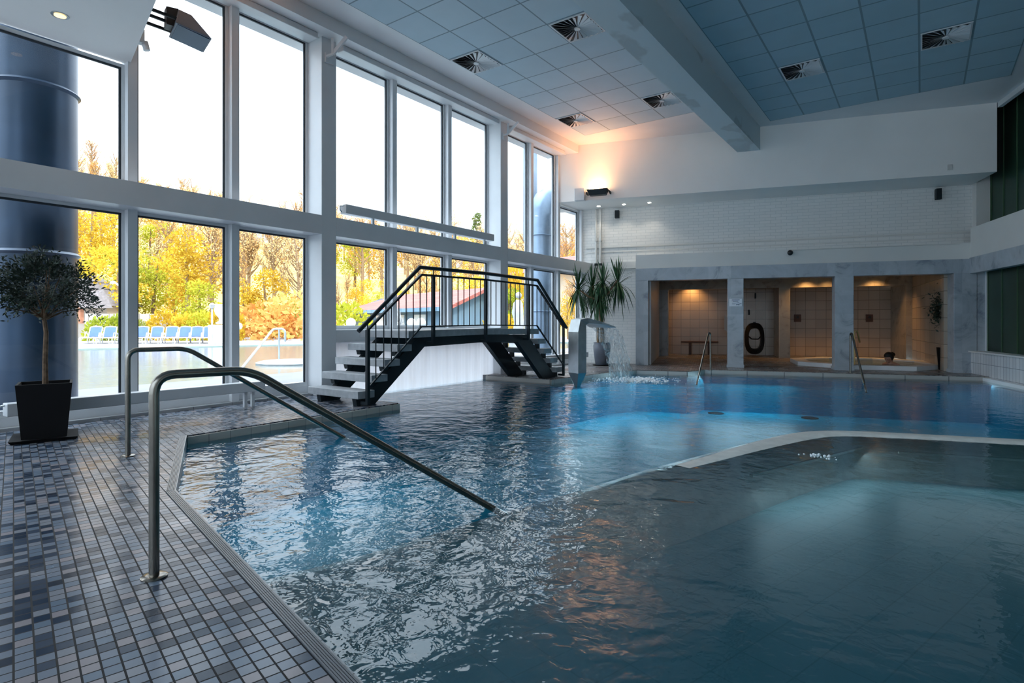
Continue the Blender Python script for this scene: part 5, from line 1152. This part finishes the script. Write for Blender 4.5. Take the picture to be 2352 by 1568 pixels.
while d < 116:
    stepm = 3.1+ (d-48)*.022
    px = 60+rt.uniform(0,40)
    while px < 1380:
        small = .45 if (px > 730 and d < 64) else 1.0
        if px < 900: w = [(.46,'o'),(.20,'y'),(.30,'p'),(.03,'g'),(.01,'d')]
        else: w = [(.25,'o'),(.22,'y'),(.41,'p'),(.06,'g'),(.06,'d')]
        if d > 80: w = [(.50,'o'),(.10,'y'),(.38,'p'),(.01,'g'),(.01,'d')]
        if d < 56: w = [(.36,'o'),(.28,'y'),(.22,'p'),(.14,'g')]
        x_ = rt.random(); kind = 'y'
        for p_, k_ in w:
            if x_ < p_: kind = k_; break
            x_ -= p_
        put_tree(kind, px, d+rt.uniform(-2,2), rt.uniform(.7,1.05)*small, labs[kind], {'y':'yellow green hillside trees','o':'orange budding hillside trees','p':'pale bare hillside trees','g':'green hillside trees','d':'dark hillside pines'}[kind]); cnt += 1
        px += stepm/d*F*rt.uniform(.75,1.35)*(.65 if small < 1 else 1)
    d += 6.2 + (d-48)*.05
print('trees', cnt)
put_tree('g', 455, 44, .62, 'broad olive green tree behind the loungers and the urn', None, 1.2, gz)
put_tree('y', 400, 52, .80, 'bright yellow tree rising behind the middle loungers', None, 1.0, gz)
put_tree('y', 560, 46, .55, 'yellow tree just right of the thin mullion', None, 1.0, gz)
put_tree('y', 1085, 44, .62, 'bright yellow green tree behind the red roofed house', None, 1.1, gz)
put_tree('g', 1172, 33, .45, 'green yellow tree right of the red roofed house', None, 1.0, gz)
put_tree('d', 1096, 95, 1.15, 'tall pale green pine standing above the ridge', None, .8)
put_tree('y', 1305, 40, .40, 'small yellow tree outside the far corner window', None, 1.0, gz)
for i_, (k_, e_, l_) in enumerate(protos):
    if i_ not in used:
        r = ray(600+i_*20); e_.location = (r[0]*90, r[1]*90, hz(600+i_*20,90)); tag(e_, labs[k_], 'tree')
# bushes
def bushmesh(seed, n=900):
    r = random.Random(seed); m = MB()
    for k in range(n):
        d = V((r.gauss(0,1),r.gauss(0,1),abs(r.gauss(0,1)))).normalized(); p = V((d.x*1.0,d.y*.8,d.z*1.0))*r.uniform(.75,1.05); leafquad(m, p, d+V((r.uniform(-1,1),r.uniform(-1,1),r.uniform(-1,1))), V((r.uniform(-1,1),r.uniform(-1,1),.5)), r.uniform(.10,.2), r.uniform(.03,.06))
    return m
for i, (px, d, sx_, sz_, mt, lab) in enumerate(((238,37,1.25,1.55,'lf_green','rounded green laurel bush behind the second lounger'),(272,37.5,1.0,1.6,'lf_green','green laurel bush behind the third lounger'),(318,37.5,.7,1.3,'lf_dark','dark low bush right of the mullion'),(385,38.5,1.6,1.9,'lf_yellow','yellow clipped hedge bush behind the fifth lounger'),(430,38,1.4,1.7,'lf_yellow','yellow hedge bush behind the seventh lounger'),(462,37.5,1.3,1.8,'lf_green','green laurel bush left of the post lamp'),(600,42,3.0,2.4,'lf_orange','low brown bank of shrubs right of the urn'),(680,40,3.4,3.0,'lf_orange','brownish shrub bank before the big column'),(655,47,1.7,3.1,'lf_green','bright green shrub on the bank'),(790,34,2.0,2.2,'lf_green','blurred green shrub left of the red roofed house'),(905,24,.5,1.7,'stone','white blossoming shrub beside the bridge handrail'),(1150,30,1.2,1.6,'lf_yellow','yellow shrub behind the bridge post'),(1185,40,2.0,5,'lf_yellow','tall yellow shrub behind the statue'),(520,37.5,1.3,2.4,'lf_yellow','yellow shrub behind the stone urn'))):
    w = dpt(px, d); m = bushmesh(50+i); mb = MB(); mb.v = [(w[0]+v[0]*sx_, w[1]+v[1]*sx_, gz+v[2]*sz_) for v in m.v]; mb.f = m.f
    tag(mb.build('bush', M[mt]), lab, 'bush')

# ------------------------------------------------------------------ light
UW = 0.33
EXPO, SKY, SKYTOP, SKYBACK, SUN = 1.95, 0.37, 1.2, 0.26, 0.40
wd = bpy.data.worlds.new('world'); SC.world = wd; wd.use_nodes = True; nt = wd.node_tree; nt.nodes.clear()
o = nn(nt, 'ShaderNodeOutputWorld'); bg = nn(nt, 'ShaderNodeBackground'); lk(nt, bg.outputs[0], o.inputs[0])
tc = nn(nt, 'ShaderNodeTexCoord'); sep = nn(nt, 'ShaderNodeSeparateXYZ'); lk(nt, tc.outputs['Generated'], sep.inputs[0])
base = ramp(nt, sep.outputs[2], [(0.0,(0.55,0.50,0.35)),(0.02,(0.90,0.92,0.96)),(0.22,(0.82,0.90,0.98)),(0.45,(0.70,0.84,0.97))])
cn = nn(nt, 'ShaderNodeTexNoise'); cn.inputs['Scale'].default_value = 2.2; cn.inputs['Detail'].default_value = 5; cn.inputs['Roughness'].default_value = .55; mp = nn(nt, 'ShaderNodeMapping'); mp.inputs[3].default_value = (1,1,2.2); lk(nt, tc.outputs['Generated'], mp.inputs[0]); lk(nt, mp.outputs[0], cn.inputs['Vector'])
cf = ramp(nt, cn.outputs[0], [(0.42,(0,0,0)),(0.62,(1,1,1))])
skyc = mixc(nt, cf, base, (0.97,0.98,1.0))
# sky made brighter and bluer high up and behind the camera, as added fill
mz = nn(nt, 'ShaderNodeMapRange'); lk(nt, sep.outputs[2], mz.inputs[0]); mz.inputs[1].default_value = .45; mz.inputs[2].default_value = .80
my_ = nn(nt, 'ShaderNodeMapRange'); lk(nt, sep.outputs[1], my_.inputs[0]); my_.inputs[1].default_value = -.05; my_.inputs[2].default_value = -.45
bl = math_(nt, 'MAXIMUM', mz.outputs[0], my_.outputs[0])
lk(nt, mixc(nt, bl, skyc, (0.74,0.87,1.0)), bg.inputs[0])
mlow = nn(nt, 'ShaderNodeMapRange'); lk(nt, sep.outputs[2], mlow.inputs[0]); mlow.inputs[1].default_value = .13; mlow.inputs[2].default_value = .30; mlow.inputs[3].default_value = SKY*.85; mlow.inputs[4].default_value = SKY*2.2
st = math_(nt, 'ADD', mlow.outputs[0], math_(nt, 'ADD', math_(nt, 'MULTIPLY', mz.outputs[0], SKYTOP), math_(nt, 'MULTIPLY', my_.outputs[0], SKYBACK)))
lk(nt, st, bg.inputs[1])
sun = bpy.data.lights.new('sun', 'SUN'); sun.energy = SUN; sun.color = (1.0,0.86,0.62); sun.angle = radians(1.0)
so = bpy.data.objects.new('sun', sun); COL.objects.link(so)
sd = V((-0.78,0.22,-0.58)).normalized(); so.rotation_euler = sd.to_track_quat('-Z','Y').to_euler(); so.location = (30,-10,30)
# lamp strips added under the pool edge to brighten water and lining; no real fixtures
def strip(p, q, power, lab, inward, tilt=28, col=(0.62,0.88,1.0), hm='basinblue', hw=.08):
    L = hypot(q[0]-p[0], q[1]-p[1]); mx_, my2 = (p[0]+q[0])/2+inward[0]*.10, (p[1]+q[1])/2+inward[1]*.10; a = atan2(q[1]-p[1], q[0]-p[0])
    e = empty('added_pool_strip', (mx_, my2, -.17)); tag(e, lab, 'lamp', 'added underwater fill strips below the pool edge')
    MB().bar((p[0]+inward[0]*.06,p[1]+inward[1]*.06,-.165),(q[0]+inward[0]*.06,q[1]+inward[1]*.06,-.165),hw,.02).build('housing', M[hm], e)
    l = bpy.data.lights.new('pool_fill_light', 'AREA'); l.shape = 'RECTANGLE'; l.size = L; l.size_y = .10; l.energy = power; l.color = col
    lo = bpy.data.objects.new('pool_fill_light', l); COL.objects.link(lo); lo.location = (mx_, my2, -.185)
    # local -Z is the beam: down and a little into the pool
    d_ = V((inward[0]*sin(radians(tilt)), inward[1]*sin(radians(tilt)), -cos(radians(tilt)))); x_ = V((cos(a), sin(a), 0)); z_ = -d_; y_ = z_.cross(x_)
    from mathutils import Matrix
    lo.rotation_euler = Matrix((x_, y_, z_)).transposed().to_euler()
strip((-5.82,9.5), (-5.62,11.6), 12*UW, 'added underwater fill strip by the fountain', (1,0), 50)
strip(e1, e2, 7*UW, 'added underwater fill strip below the far left deck', (.29,-.96), 50)
strip(e3, W(1.8,VE)[:2], 13*UW, 'added underwater fill strip below the marble pillars', (.29,-.96), 50)
strip(W(2.2,VE)[:2], e4, 4*UW, 'added underwater fill strip in the far right corner', (.29,-.96), 50)
strip((-1.20,5.0), (-0.55,6.75), 1.5*UW, 'added underwater fill strip on the shallow side of the ledge, long arm', (.94,-.34), 65, hm='ledge', hw=.03)
strip((-0.20,6.75), (3.4,7.9), 2.2*UW, 'added underwater fill strip on the shallow side of the ledge, cross arm', (.3,-.95), 65, hm='ledge', hw=.03)
strip((-5.80,2.9), (-5.80,5.3), 4*UW, 'added underwater fill strip below the window deck', (1,0), 55)
strip(W(UR,VE-.5)[:2], W(UR,5)[:2], 4*UW, 'added underwater fill strip along the right wall', (-.96,-.29), 55)

SC.view_settings.view_transform = 'Standard'; SC.view_settings.look = 'None'; SC.view_settings.gamma = 1.0; SC.view_settings.use_curve_mapping = False
SC.view_settings.exposure = EXPO
cy = SC.cycles
cy.use_denoising = True; cy.max_bounces = 6; cy.diffuse_bounces = 4; cy.glossy_bounces = 2; cy.transmission_bounces = 2; cy.transparent_max_bounces = 12
cy.caustics_reflective = False; cy.caustics_refractive = False; cy.sample_clamp_indirect = 6.0; cy.use_adaptive_sampling = True; cy.adaptive_threshold = 0.05
